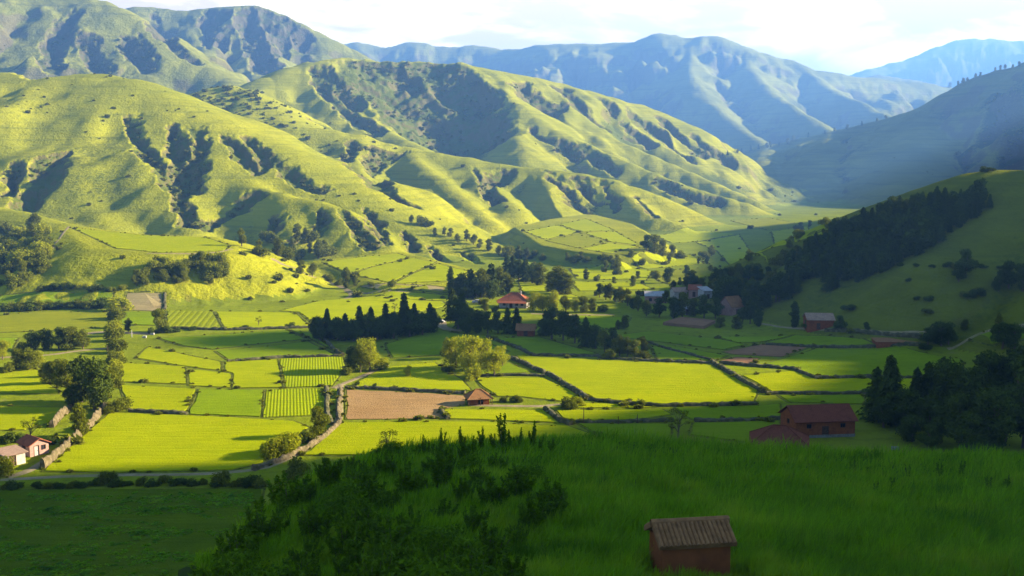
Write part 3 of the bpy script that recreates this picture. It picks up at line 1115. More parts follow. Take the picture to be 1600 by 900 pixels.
WALLS = [
    (M_STONE, .9, 1.5, [(165, 638), (137, 670), (110, 698), (88, 716), (68, 733)], "tall pale earth wall along the left edge of the largest bright field"),
    (M_STONE, .9, 1.5, [(114, 637), (96, 652), (80, 668)], "short pale earth wall behind the two huts at the left edge"),
    (M_STONE, 1.0, .9, [(532, 610), (530, 640), (531, 662), (506, 684), (482, 700), (445, 718), (395, 736)], "pale stone wall running down past the ploughed field to the path"),
    (M_BANK, 1.2, .8, [(510, 607), (512, 640), (516, 664)], "dark mossy wall along the ditch left of the ploughed field"),
    (M_BANK, 1.4, .9, [(797, 560), (830, 574), (860, 588), (890, 606), (915, 624)], "mossy wall slanting between two bright fields right of the round trees"),
    (M_BANK, 1.4, .9, [(1114, 568), (1140, 582), (1168, 600), (1194, 614)], "mossy wall slanting down the right side of the longest bright field"),
    (M_BANK, 1.2, .7, [(918, 625), (960, 629), (1037, 635), (1100, 634), (1180, 632)], "long low bank under the longest bright field"),
    (M_BANK, 1.2, .7, [(540, 606), (625, 610), (728, 616)], "low dark bank along the top edge of the ploughed field"),
    (M_BANK, 1.2, .8, [(852, 640), (872, 656), (893, 664)], "short mossy bank slanting down beside the dirt path and pole"),
    (M_BANK, 1.1, .6, [(735, 588), (800, 587), (850, 588)], "low stony bank just below the round yellow trees"),
    (M_BANK, 1.2, .7, [(935, 559), (1010, 564), (1113, 568)], "dark bank along the top edge of the longest bright field"),
    (M_BANK, 1.2, .8, [(1125, 568), (1180, 573), (1240, 577), (1275, 592), (1350, 590), (1450, 592)], "dark bank between two shaded fields right of the small brown plot"),
    (M_BANK, 1.1, .7, [(1196, 616), (1300, 616), (1370, 615)], "dark bank running right above the red barn"),
    (M_BANK, 1.2, .7, [(1085, 659), (1150, 658), (1218, 655)], "low dark bank ending at the left wall of the red barn"),
    (M_BANK, 1.2, .7, [(900, 660), (970, 661), (1052, 658)], "low dark bank left of the lone bare tree"),
    (M_BANK, 1.1, .7, [(1012, 536), (1050, 548), (1118, 565)], "bank slanting through the shaded fields left of the brown plot"),
    (M_BANK, 1.2, .7, [(762, 527), (800, 540), (834, 556), (935, 557)], "dark bank bending round the shaded field below the brown shed"),
    (M_BANK, 1.2, .8, [(507, 531), (520, 545), (535, 556)], "short bank between the shaded fields left of the big lit tree"),
    (M_BANK, 1.1, .7, [(356, 565), (440, 559), (532, 557)], "bank along the lower edge of the shaded fields at left"),
    (M_BANK, 1.3, .8, [(262, 514), (350, 516), (484, 512)], "dark bank below the striped field"),
    (M_BANK, 1.1, .7, [(688, 640), (690, 648), (700, 656)], "curved end of bank at the right corner of the ploughed field"),
    (M_BANK, 1.1, .7, [(202, 643), (250, 645), (292, 647)], "low bank along the top of the largest bright field"),
    (M_BANK, 1.2, .8, [(258, 458), (256, 484)], "short bank on the right side of the tan plot"),
    (M_BANK, 1.4, 1.0, [(1290, 518), (1360, 521), (1440, 528)], "dark stone wall along the lane at the foot of the right hill"),
    (M_BANK, 1.2, .8, [(1196, 539), (1270, 543), (1372, 541), (1440, 540)], "bank along the top of the shaded field right of the brown plot"),
]


def build_walls():
    for mat, w, h, line, label in WALLS:
        build_wall(line, w, h, mat, label)


def build_bank_weeds(mat, tuft):
    """rank growth at the foot of the walls and along the edges of the fields"""
    rng = np.random.default_rng(77)
    lines = [px_poly(w[3]) for w in WALLS] + [px_poly(f[2] + f[2][:1]) for f in FIELDS if f[0] != "dark"]
    nw = len(WALLS)
    tv, tf = tuft
    V, F, o = [], [], 0
    for li, L in enumerate(lines):
        for a, b in zip(L[:-1], L[1:]):
            ln = math.hypot(b[0] - a[0], b[1] - a[1])
            for _ in range(int(ln / (1.6 if li < nw else 5.0))):
                if o > 900000:
                    break
                t = rng.random()
                x, y = a[0] + (b[0] - a[0]) * t + rng.normal(0, .45), a[1] + (b[1] - a[1]) * t + rng.normal(0, .45)
                s = rng.lognormal(-1.0, .42)
                g = rng.uniform(0, 6.28)
                q = tv * np.array([s * 1.3, s * 1.3, s])
                q = np.stack([q[:, 0] * math.cos(g) - q[:, 1] * math.sin(g) + x, q[:, 0] * math.sin(g) + q[:, 1] * math.cos(g) + y, q[:, 2] + float(hz(x, y))], -1)
                V.append(q)
                F.append(tf + o)
                o += len(tv)
    tag(mesh_obj("bank_weeds", np.concatenate(V), np.concatenate(F), mat), kind="stuff")


def build_meadow_tufts(mat, tuft):
    """coarse tufts in the shaded meadow below the lane"""
    rng = np.random.default_rng(78)
    P = inset(px_poly([f for f in FIELDS if f[0] == "dark"][0][2]), 1.5)
    x = rng.uniform(min(p[0] for p in P), max(p[0] for p in P), 9000)
    y = rng.uniform(min(p[1] for p in P), max(p[1] for p in P), 9000)
    k = inside_poly(x, y, P) & (fbm(x / 7, y / 3, 3, 55) > rng.uniform(.35, .68, 9000))
    x, y = x[k], y[k]
    tv, tf = tuft
    n = len(x)
    s = rng.lognormal(-1.6, .35, n)
    g = rng.uniform(0, 6.28, n)
    c, q = np.cos(g)[:, None], np.sin(g)[:, None]
    vx, vy, vz = tv[None, :, 0] * s[:, None] * 1.6, tv[None, :, 1] * s[:, None] * 1.6, tv[None, :, 2] * s[:, None] * .55
    V = np.stack([vx * c - vy * q + x[:, None], vx * q + vy * c + y[:, None], vz + hz(x, y)[:, None] + .12], -1).reshape(-1, 3)
    F = (tf[None] + (np.arange(n) * len(tv))[:, None, None]).reshape(-1, 4)
    tag(mesh_obj("meadow_tufts", V, F, mat), kind="stuff")


build_fields()
build_paths()
build_walls()


# ------------------------------------------------------------------ plants
def leaf_material(name, a, b_, trans=.25, var=.5):
    m = bpy.data.materials.new(name)
    m.use_nodes = True
    nt = m.node_tree
    nt.nodes.clear()
    out = nd(nt, "ShaderNodeOutputMaterial")
    d = nd(nt, "ShaderNodeBsdfDiffuse")
    t = nd(nt, "ShaderNodeBsdfTranslucent")
    mx = nd(nt, "ShaderNodeMixShader")
    mx.inputs[0].default_value = trans
    rnd = nd(nt, "ShaderNodeObjectInfo").outputs["Random"]
    isl = nd(nt, "ShaderNodeNewGeometry").outputs["Random Per Island"]
    c = mixc(nt, isl, a, b_)
    c = mixc(nt, rmp(nt, rnd, 0, 1, 0, var), c, tuple(v * .6 for v in b_))
    for q in (d, t):
        nt.links.new(c, q.inputs["Color"])
    nt.links.new(d.outputs[0], mx.inputs[1])
    nt.links.new(t.outputs[0], mx.inputs[2])
    nt.links.new(mx.outputs[0], out.inputs["Surface"])
    return m


M_LEAF = leaf_material("broad_leaves", (.21, .215, .012), (.11, .125, .010), .35)
M_YEL = leaf_material("yellow_green_leaves", (.40, .39, .014), (.25, .26, .012), .45, .25)
M_PINE = leaf_material("conifer_needles", (.105, .135, .013), (.060, .082, .012), .2)
M_SCRUB = leaf_material("scrub_leaves", (.22, .215, .016), (.12, .13, .012), .3, .3)
M_NEARBUSH = leaf_material("near_bush_leaves", (.125, .22, .005), (.055, .11, .005), .3, .3)
M_GRASS = leaf_material("tall_grass_blades", (.20, .38, .004), (.085, .18, .004), .4, 0)


def vary_grass():
    """patches of riper and of lusher grass"""
    nt = M_GRASS.node_tree
    p = pos_of(nt)
    n = noise_out(nt, p, .28, 4, .6)
    n2 = noise_out(nt, p, 1.6, 3, .6)
    for q in [q for q in nt.nodes if q.type in ("BSDF_DIFFUSE", "BSDF_TRANSLUCENT")]:
        src = q.inputs["Color"].links[0].from_socket
        c = mixc(nt, rmp(nt, n, .52, .68, 0, .7), src, (.30, .40, .012))
        c = mixc(nt, rmp(nt, n, .46, .34, 0, .75), c, (.045, .11, .004))
        c = mixc(nt, rmp(nt, n2, .58, .72, 0, .5), c, (.28, .30, .03))
        nt.links.new(c, q.inputs["Color"])


vary_grass()


def bark_material():
    m, nt, b = new_mat("bark")
    p = pos_of(nt, True)
    n = noise_out(nt, scale_vec(nt, p, (6, 6, 1.2)), 2.0, 4, .6)
    nt.links.new(mixc(nt, n, (.075, .05, .03), (.19, .14, .09)), b.inputs["Base Color"])
    bump(nt, b, n, .05, .8)
    return m


M_BARK = bark_material()


def quads(cent, nrm, size, rng, aspect=1.5, hang=None):
    """one leaf or leaf spray per centre, facing nrm, as folded pairs of faces"""
    n = len(cent)
    nrm = nrm / (np.linalg.norm(nrm, axis=1)[:, None] + 1e-9)
    a = rng.normal(size=(n, 3)) if hang is None else hang + rng.normal(size=(n, 3)) * .25
    t = a - nrm * np.sum(a * nrm, 1)[:, None]
    t /= np.linalg.norm(t, axis=1)[:, None] + 1e-9
    b = np.cross(nrm, t)
    s = (size * rng.uniform(.6, 1.35, n))[:, None]
    l, w = t * s * aspect * .5, b * s * .5
    fold = nrm * s * .18
    v = np.stack([cent - l, cent - w * .8 + fold, cent + l, cent + w * .8 + fold], 1).reshape(-1, 3)
    i = np.arange(n)[:, None] * 4
    f = np.concatenate([i, i + 1, i + 2, i + 3], 1)
    return v, f


def lobes_points(lobes, n, rng, inner=.72):
    """points over the outside of a heap of ellipsoid lobes (centre, radii)"""
    w = np.array([(r[0] * r[1] + r[1] * r[2] + r[0] * r[2]) for _, r in lobes])
    pick = rng.choice(len(lobes), n, p=w / w.sum())
    C = np.array([c for c, _ in lobes])[pick]
    Rr = np.array([r for _, r in lobes])[pick]
    d = rng.normal(size=(n, 3))
    d /= np.linalg.norm(d, axis=1)[:, None]
    rad = rng.uniform(inner, 1.08, n)[:, None]
    p = C + d * Rr * rad
    keep = np.ones(n, bool)
    for k, (c, r) in enumerate(lobes):
        q = (p - np.array(c)) / np.array(r)
        keep &= (pick == k) | (np.sum(q * q, 1) > .45)
    nr = d / Rr
    nr /= np.linalg.norm(nr, axis=1)[:, None]
    return p[keep], nr[keep]


def tube(path, radii, sides=6):
    v, f = [], []
    for i, (p, r) in enumerate(zip(path, radii)):
        p = np.array(p, float)
        d = np.array(path[min(i + 1, len(path) - 1)], float) - np.array(path[max(i - 1, 0)], float)
        d /= np.linalg.norm(d) + 1e-9
        u = np.cross(d, [0.3, 1, .2])
        u /= np.linalg.norm(u) + 1e-9
        w = np.cross(d, u)
        for k in range(sides):
            a = 2 * math.pi * k / sides
            v.append(p + r * (math.cos(a) * u + math.sin(a) * w))
    for i in range(len(path) - 1):
        for k in range(sides):
            a, b = i * sides + k, i * sides + (k + 1) % sides
            f.append([a, b, b + sides, a + sides])
    f.append(list(range((len(path) - 1) * sides, len(path) * sides)))
    return v, f


def join(parts):
    V, F, o = [], [], 0
    for v, f in parts:
        v = np.asarray(v)
        V.append(v)
        F += [[i + o for i in q] for q in (f.tolist() if isinstance(f, np.ndarray) else f)]
        o += len(v)
    return np.concatenate(V), F


def trunk_mesh(h, r, limbs, rng, top=.75, lean=.04):
    path = [(rng.normal(0, lean * h * t), rng.normal(0, lean * h * t), h * t * top) for t in (0, .25, .5, .75, 1)]
    path[0] = (0, 0, -.03 * h)
    parts = [tube(path, [r * 1.25, r, r * .8, r * .5, r * .2], 7)]
    for tgt in limbs:
        i = rng.integers(1, 4)
        a, b = np.array(path[i]), np.array(tgt)
        m = a * .5 + b * .5 + np.array([0, 0, .04 * h])
        parts.append(tube([a, m, b], [r * .5, r * .3, r * .1], 5))
    return join(parts)


def proto(name, trunk, crown, leafmat):
    """a plant prototype of unit height: two meshes, not linked"""
    tm = mesh_obj("trunk", trunk[0], trunk[1], M_BARK, smooth=True, link=False) if trunk is not None else None
    cm = mesh_obj("crown", crown[0], crown[1], leafmat, link=False)
    return (name, tm, cm)


def make_broad(seed, w=.36, n=3600, leaf=.034, low=.04, nl=11, mat=None, spread=.62, inner=.7):
    rng = np.random.default_rng(seed)
    lobes = []
    for k in range(nl):
        a = rng.uniform(0, 2 * math.pi)
        q = rng.uniform(0, 1) ** .6
        z = rng.uniform(low + .12, .86)
        env = math.sin(math.pi * min(1, max(.12, (z - low * .6) / (1.08 - low * .6)))) ** .6
        rr = w * spread * q * env
        r = rng.uniform(.12, .20) * (w / .36) * (1.1 - .35 * z)
        lobes.append(((rr * math.cos(a), rr * math.sin(a), z), (r * rng.uniform(.9, 1.3), r * rng.uniform(.9, 1.3), r * rng.uniform(.75, 1.05))))
    lobes.append(((rng.normal(0, .02), rng.normal(0, .02), .84), (.13 * w / .36, .13 * w / .36, .15)))
    p, nr = lobes_points(lobes, n, rng, inner)
    p = p + rng.normal(0, .012, p.shape)
    v, f = quads(p, nr + rng.normal(0, .55, nr.shape), leaf, rng)
    # a sparse inner mass so that the crown is not hollow
    pi = np.concatenate([np.array(c) + rng.normal(0, .33, (30, 3)) * np.array(r) for c, r in lobes])
    v2, f2 = quads(pi, rng.normal(size=pi.shape), leaf * 2.2, rng)
    tr = trunk_mesh(1, .028, [l[0] for l in lobes[:6]], rng)
    return proto("tree", tr, (np.concatenate([v, v2]), np.concatenate([f, f2 + len(v)])), mat or M_LEAF)


def make_pine(seed, w=.24, n=3600, leaf=.05, low=.06, power=.85, ragged=.25, mat=None):
    rng = np.random.default_rng(seed)
    P, N, Hg = [], [], []
    levels = 22
    for k in range(levels):
        z0 = low + (1 - low) * (k + rng.uniform(-.3, .3)) / levels
        env = w * max(.02, (1 - (z0 - low) / (1 - low))) ** power
        nb = max(4, int(11 * env / w + 3))
        for b in range(nb):
            a = 2 * math.pi * (b + rng.uniform(-.4, .4)) / nb + k
            ln = env * rng.uniform(1 - ragged * 2, 1 + ragged)
            m = max(3, int(n / levels / nb * .9))
            t = rng.uniform(.15, 1, m) ** .7
            d = np.array([math.cos(a), math.sin(a), 0])
            droop = -.30 * ln * t ** 2 + .06 * ln
            pts = d[None] * (ln * t)[:, None] + np.stack([rng.normal(0, .016, m), rng.normal(0, .016, m), z0 + droop + rng.normal(0, .008, m)], -1)
            P.append(pts)
            N.append(np.tile(d * .5 + [0, 0, .8], (m, 1)) + rng.normal(0, .4, (m, 3)))
            Hg.append(np.tile(d + [0, 0, -.3], (m, 1)))
    P, N, Hg = np.concatenate(P), np.concatenate(N), np.concatenate(Hg)
    P = np.concatenate([P, np.stack([rng.normal(0, .006, 30), rng.normal(0, .006, 30), rng.uniform(.92, 1.0, 30)], -1)])
    N = np.concatenate([N, rng.normal(size=(30, 3))])
    Hg = np.concatenate([Hg, np.tile([0, 0, 1.], (30, 1))])
    v, f = quads(P, N, leaf, rng, 1.8, Hg)
    path = [(0, 0, -.03), (0, 0, .35), (0, 0, .7), (0, 0, .98)]
    return proto("conifer", tube(path, [.024, .018, .011, .003], 6), (v, f), mat or M_PINE)


def make_column(seed, w=.14, n=2800, leaf=.032, mat=None):
    rng = np.random.default_rng(seed)
    lobes = []
    for k in range(13):
        z = .08 + .88 * k / 12
        env = w * math.sin(math.pi * min(.98, (z * .86 + .1))) ** .6
        a = rng.uniform(0, 6.28)
        lobes.append(((math.cos(a) * env * .3, math.sin(a) * env * .3, min(z, .93)), (env * rng.uniform(.7, .95), env * rng.uniform(.7, .95), .075)))
    p, nr = lobes_points(lobes, n, rng, .7)
    p = p + rng.normal(0, .01, p.shape)
    v, f = quads(p, nr + rng.normal(0, .5, nr.shape), leaf, rng)
    pi = np.stack([rng.normal(0, w * .2, 150), rng.normal(0, w * .2, 150), rng.uniform(.08, .92, 150)], -1)
    v2, f2 = quads(pi, rng.normal(size=pi.shape), leaf * 2.5, rng)
    return proto("poplar", tube([(0, 0, -.02), (0, 0, .5), (0, 0, .9)], [.02, .012, .004], 6), (np.concatenate([v, v2]), np.concatenate([f, f2 + len(v)])), mat or M_PINE)


def make_bush(seed, n=1400, leaf=.075, w=.55, mat=None, nl=8, inner=.6):
    rng = np.random.default_rng(seed)
    lobes = []
    for k in range(nl):
        a, q = rng.uniform(0, 6.28), rng.uniform(0, 1) ** .5
        r = rng.uniform(.2, .34)
        lobes.append(((w * .75 * q * math.cos(a), w * .75 * q * math.sin(a), rng.uniform(.18, .66) * (1.1 - .4 * q)), (r, r, r * .95)))
    p, nr = lobes_points(lobes, n, rng, inner)
    m = p[:, 2] > -.02
    p, nr = p[m] + rng.normal(0, .02, p[m].shape), nr[m]
    v, f = quads(p, nr + rng.normal(0, .6, nr.shape), leaf, rng)
    pi = np.concatenate([np.array(c) + rng.normal(0, .3, (14, 3)) * np.array(r) for c, r in lobes])
    v2, f2 = quads(pi, rng.normal(size=pi.shape), leaf * 2, rng)
    return proto("bush", None, (np.concatenate([v, v2]), np.concatenate([f, f2 + len(v)])), mat or M_LEAF)


def make_sparse(seed, n=650, leaf=.03):
    """an open tree: limbs show through thin foliage"""
    rng = np.random.default_rng(seed)
    lobes = []
    for k in range(12):
        a, q = rng.uniform(0, 6.28), rng.uniform(.3, 1)
        lobes.append(((.34 * q * math.cos(a), .34 * q * math.sin(a), rng.uniform(.45, .9)), (.12, .12, .09)))
    p, nr = lobes_points(lobes, n, rng, .2)
    v, f = quads(p, nr + rng.normal(0, .8, nr.shape), leaf, rng)
    return proto("tree", trunk_mesh(1, .022, [l[0] for l in lobes], rng, .7, .03), (v, f), M_LEAF)


PROTO = {
    "oak": [make_broad(s, .40) for s in (1, 2, 3, 4)],
    "yel": [make_broad(s, .46, low=.02, mat=M_YEL, nl=14, n=4200, leaf=.030) for s in (11, 12, 13)],
    "tall": [make_broad(s, .27, nl=14, low=.04, spread=.7) for s in (21, 22, 23)],
    "darkoak": [make_broad(s, .38, mat=M_PINE, low=.02, nl=14) for s in (31, 32, 33)],
    "pine": [make_pine(s) for s in (41, 42, 43)],
    "fatpine": [make_pine(s, .31, ragged=.35, power=.7) for s in (51, 52)],
    "cyp": [make_column(s) for s in (61, 62)],
    "gcyp": [make_column(63, .2, mat=M_LEAF)],
    "bush": [make_bush(s) for s in (71, 72, 73)],
    "ybush": [make_bush(s, mat=M_YEL) for s in (74, 75)],
    "dbush": [make_bush(s, mat=M_PINE) for s in (76, 77)],
    "bare": [make_sparse(s) for s in (81, 82)],
}
KINDNAME = {"oak": "tree", "yel": "tree", "tall": "tree", "darkoak": "tree", "pine": "conifer", "fatpine": "conifer", "cyp": "cypress", "gcyp": "cypress",
            "bush": "bush", "ybush": "bush", "dbush": "bush", "bare": "tree"}
LOOK = {"oak": "round green tree", "yel": "broad yellow-green tree", "tall": "tall green tree", "darkoak": "dark leafy tree", "pine": "pointed dark conifer",
        "fatpine": "wide dark conifer", "cyp": "narrow dark cypress", "gcyp": "narrow green cypress", "bush": "round green bush", "ybush": "yellow-green bush",
        "dbush": "dark low bush", "bare": "thin open tree"}
ORD = "first second third fourth fifth sixth seventh eighth ninth tenth eleventh twelfth thirteenth fourteenth fifteenth sixteenth seventeenth eighteenth nineteenth twentieth".split()
TR = random.Random(5)
PLANTED = []


def plant(kind, loc, h, wf=1.0, label=None, group=None, parts=True):
    name, tm, cm = TR.choice(PROTO[kind])
    rz = TR.uniform(0, 6.28)
    sc_ = (h * wf, h * wf, h)
    nm = KINDNAME[kind]
    if tm is None or not parts:
        o = bpy.data.objects.new(nm, cm.data)
        col.objects.link(o)
    else:
        o = bpy.data.objects.new(nm, None)
        o.empty_display_size = .2
        col.objects.link(o)
        for src, pn in ((tm, "trunk"), (cm, "crown")):
            c = src.copy()
            c.name = pn
            c.parent = o
            col.objects.link(c)
    o.location = loc
    o.scale = sc_
    o.rotation_euler.z = rz
    return tag(o, label, nm, group)


def grove(group, where, trees, ymin=100.0, many=False, labels=None):
    """trees as (kind, photo x, photo y of the foot, height in photo pixels, width factor)"""
    trees = sorted(trees, key=lambda t: t[1])
    total = {}
    for t in trees:
        total[t[0]] = total.get(t[0], 0) + 1
    cnt = {}
    for i, t in enumerate(trees):
        kind, px, py, hp = t[:4]
        wf = t[4] if len(t) > 4 else 1.0
        x, y, z = at(px, py, ymin)
        dist = math.sqrt(x * x + y * y + (CAM_Z - z) ** 2)
        h = hp * dist / math.hypot(FPX, px - 800)
        cnt[kind] = cnt.get(kind, 0) + 1
        if labels:
            lab = labels[i]
        elif many:
            lab = f"{LOOK[kind]} {where}"
        elif len(trees) == 1:
            lab = f"{LOOK[kind]} {where}"
        elif total[kind] == 1:
            lab = f"only {LOOK[kind]} {where}"
        else:
            lab = f"{ORD[cnt[kind] - 1]} {LOOK[kind]} from the left {where}"
        plant(kind, (x, y, z - .05), h, wf, lab, group if len(trees) > 1 else None)
        PLANTED.append((px, py))


def scatter_px(poly, n, kinds, hrange, seed, py_bias=0, wr=(.85, 1.25)):
    r = random.Random(seed)
    xs, ys = [p[0] for p in poly], [p[1] for p in poly]
    out = []
    tries = 0
    while len(out) < n and tries < 20000:
        tries += 1
        x, y = r.uniform(min(xs), max(xs)), r.uniform(min(ys), max(ys))
        if not bool(inside_poly(np.array([x]), np.array([y]), poly)[0]):
            continue
        if any((x - a[1]) ** 2 + ((y - a[2]) * 2.2) ** 2 < (hrange[0] * .45) ** 2 for a in out):
            continue
        out.append((r.choice(kinds), x, y, r.uniform(*hrange), r.uniform(*wr)))
    return out


def row_px(line, n, kinds, hrange, seed, jit=2, wr=(.9, 1.2)):
    r = random.Random(seed)
    L = np.array(line, float)
    seg = np.r_[0, np.cumsum(np.hypot(*np.diff(L, axis=0).T))]
    out = []
    for k in range(n):
        s = seg[-1] * (k + .5 + r.uniform(-.3, .3)) / n
        out.append((r.choice(kinds), float(np.interp(s, seg, L[:, 0])), float(np.interp(s, seg, L[:, 1])) + r.uniform(-jit, jit), r.uniform(*hrange), r.uniform(*wr)))
    return out


WOOD = [(1228, 425), (1275, 385), (1340, 350), (1400, 332), (1480, 318), (1535, 310), (1552, 322), (1495, 360), (1445, 394), (1375, 428), (1292, 458), (1285, 432), (1235, 450)]


def understory(trees):
    """the leafy mass between the conifers of the wood"""
    pr = [make_broad(700 + k, .42, n=900, leaf=.07, low=.02, mat=M_PINE)[2].data for k in range(3)]
    V, F, o = [], [], 0
    for k, (_, px, py, hp, wf) in enumerate(trees):
        me = pr[k % 3]
        v = np.empty(len(me.vertices) * 3, np.float32)
        me.vertices.foreach_get("co", v)
        v = v.reshape(-1, 3)
        f = np.empty(len(me.polygons) * 4, np.int32)
        me.loops.foreach_get("vertex_index", f)
        x, y, z = at(px, py)
        h = hp * math.hypot(x, y) / math.hypot(FPX, px - 800)
        a = k * 1.7
        q = v * np.array([h * wf, h * wf, h])
        V.append(np.stack([q[:, 0] * math.cos(a) - q[:, 1] * math.sin(a) + x, q[:, 0] * math.sin(a) + q[:, 1] * math.cos(a) + y, q[:, 2] + z], -1))
        F.append(f.reshape(-1, 4) + o)
        o += len(v)
    tag(mesh_obj("wood_undergrowth", np.concatenate(V), np.concatenate(F), M_PINE), kind="stuff")


def build_trees():
    # long dark row, middle left
    grove("trees of the long dark row", "in the long dark row behind the lit tree",
          row_px([(492, 531), (560, 532), (620, 526), (678, 519)], 10, ["darkoak"], (32, 44), 1, 2) +
          [("pine", 512, 528, 46), ("pine", 562, 530, 52), ("pine", 580, 529, 50), ("pine", 603, 528, 54), ("pine", 632, 524, 66), ("pine", 648, 522, 48), ("fatpine", 540, 531, 42), ("fatpine", 672, 519, 46), ("darkoak", 500, 532, 36, 1.2), ("darkoak", 528, 532, 38, 1.2), ("darkoak", 552, 533, 36, 1.2), ("darkoak", 590, 531, 36, 1.2), ("darkoak", 615, 529, 38, 1.2), ("darkoak", 640, 526, 40, 1.2), ("darkoak", 660, 524, 38, 1.2)])
    grove("trees of the short dark row", "in the short dark row by the brown shed",
          [("fatpine", 706, 500, 50), ("darkoak", 716, 514, 50, 1.1), ("darkoak", 730, 520, 44), ("darkoak", 745, 520, 38), ("darkoak", 762, 521, 36), ("darkoak", 778, 521, 36), ("fatpine", 793, 521, 40), ("fatpine", 807, 520, 40), ("pine", 722, 512, 58), ("dbush", 750, 505, 22)])
    grove("trees of the slanting dark row", "in the slanting dark row past the brown shed",
          [("fatpine", 852, 524, 40), ("darkoak", 862, 530, 52, 1.15), ("darkoak", 880, 532, 50), ("darkoak", 898, 536, 46), ("fatpine", 915, 541, 46), ("darkoak", 930, 545, 40), ("oak", 945, 550, 36), ("darkoak", 957, 551, 40), ("oak", 968, 556, 34), ("oak", 980, 557, 32), ("oak", 992, 560, 30), ("bush", 952, 561, 22), ("bush", 1008, 560, 18), ("tall", 1005, 556, 32)])
    grove("trees round the big lit tree", "in the clump where the walled path bends",
          [("yel", 578, 580, 55, .98), ("darkoak", 551, 578, 40), ("oak", 563, 582, 46), ("bush", 545, 585, 18), ("ybush", 598, 578, 22)])
    grove("round yellow trees", "in the round yellow-green clump in mid valley",
          [("yel", 712, 575, 52, .95), ("yel", 735, 584, 62, .9), ("yel", 760, 578, 52, .9), ("yel", 772, 588, 42, 1.1), ("yel", 785, 572, 34), ("oak", 698, 560, 34), ("ybush", 738, 592, 26), ("bush", 699, 582, 16, 1.2)])
    # left edge of the valley
    grove("trees beside the left lane", "in the tall clump beside the left lane",
          [("darkoak", 148, 640, 84, .85), ("darkoak", 128, 628, 74, .9), ("oak", 105, 612, 52), ("oak", 92, 600, 40), ("tall", 165, 634, 72, .95), ("oak", 78, 600, 36), ("darkoak", 115, 640, 42), ("bush", 188, 641, 30), ("bush", 176, 645, 22), ("oak", 68, 590, 24)])
    grove("round trees at the left edge", "in the rounded clump by the track bend",
          [("yel", 4, 562, 32), ("oak", 26, 578, 34, 1.2), ("oak", 46, 578, 36, 1.2), ("yel", 60, 574, 28), ("bush", 14, 582, 20, 1.2)])
    grove("dark trees behind the left track", "in the dark clump behind the left track",
          [("darkoak", 50, 547, 30, 1.2), ("darkoak", 70, 546, 34, 1.2), ("darkoak", 92, 546, 36, 1.2), ("oak", 112, 546, 36, 1.2), ("oak", 130, 545, 32, 1.1), ("bush", 36, 548, 20)])
    grove("cypresses between the walls", "between the two pale walls near the huts", [("gcyp", 124, 682, 54, 1.1), ("gcyp", 131, 680, 32, 1.4)])
    grove("bushes round the huts", "near the two huts at the left edge",
          [("bare", 48, 684, 34, 1.3), ("dbush", 10, 692, 22, 1.3), ("bush", 6, 740, 40), ("bush", 88, 686, 12), ("dbush", 78, 694, 16), ("dbush", 30, 690, 18)])
    grove("dark hedge bushes", "in the dark hedge at the far left",
          row_px([(5, 486), (60, 484), (120, 482), (175, 481)], 13, ["dbush", "bush"], (13, 20), 4, 1, (1.0, 1.5)))
    grove("lane hedge bushes", "in the hedge along the left lane",
          row_px([(186, 480), (180, 505), (180, 530), (184, 552), (180, 580), (178, 605)], 13, ["bush", "ybush"], (18, 30), 5, 1, (.9, 1.2)))
    grove("trees by the pale yard", "by the pale yard below the striped field", [("oak", 249, 519, 38), ("tall", 201, 520, 24), ("dbush", 262, 520, 14, 1.4), ("dbush", 240, 521, 12, 1.3), ("dbush", 275, 519, 10, 1.4)])
    grove("trees along the striped field", "along the dark bank of the striped field",
          [("bare", 404, 509, 16), ("dbush", 300, 516, 8, 1.8), ("dbush", 380, 514, 8, 2), ("dbush", 455, 512, 10, 1.6)])
    grove("small trees in the bright fields", "in the fields above the ploughed field",
          [("yel", 638, 588, 18), ("bare", 605, 488, 14), ("bare", 617, 488, 16), ("dbush", 585, 604, 7), ("dbush", 558, 602, 8)])
    grove("bushes right of the field hut", "beside the dirt track right of the field hut",
          [("bush", 785, 628, 12, 1.2), ("dbush", 800, 628, 11, 1.2), ("bush", 810, 628, 15), ("bush", 891, 638, 24, 1.2), ("ybush", 903, 634, 18), ("bush", 894, 662, 12)])
    grove("", "leaning by the low bank in the shaded fields", [("bare", 1060, 684, 50, 1.1)])
    grove("", "at the lower end of the wall beside the longest bright field", [("bush", 1195, 613, 14)])
    # near shrubs along the front path
    grove("bushes along the front path", "along the front path at the shade's edge",
          [("dbush", 25, 763, 16, 1.6), ("dbush", 60, 762, 12, 1.6), ("dbush", 95, 762, 12, 1.6), ("bush", 168, 756, 28), ("dbush", 150, 758, 12, 1.6), ("bush", 220, 757, 16, 1.2), ("bush", 257, 754, 18), ("dbush", 285, 757, 14, 1.5), ("bush", 320, 756, 12, 1.2), ("bush", 350, 757, 30), ("dbush", 388, 759, 22, 1.5), ("dbush", 128, 760, 11, 2), ("dbush", 200, 758, 9, 2), ("bush", 10, 764, 14, 1.4), ("bush", 78, 763, 14, 1.4), ("bush", 112, 761, 12, 1.6), ("dbush", 185, 759, 14, 1.8), ("dbush", 240, 759, 12, 1.9), ("dbush", 272, 758, 12, 1.7), ("dbush", 304, 758, 12, 1.8), ("dbush", 335, 759, 12, 1.8), ("bush", 372, 760, 16, 1.4), ("bush", 405, 760, 20, 1.3)], many=True)
    grove("trees by the walled path", "beside the lower end of the walled path",
          [("oak", 495, 682, 48, 1.05), ("bush", 470, 750, 44, 1.1), ("bush", 486, 690, 22), ("ybush", 452, 708, 38), ("ybush", 440, 712, 40), ("ybush", 428, 714, 34), ("dbush", 470, 690, 20, 1.3)])
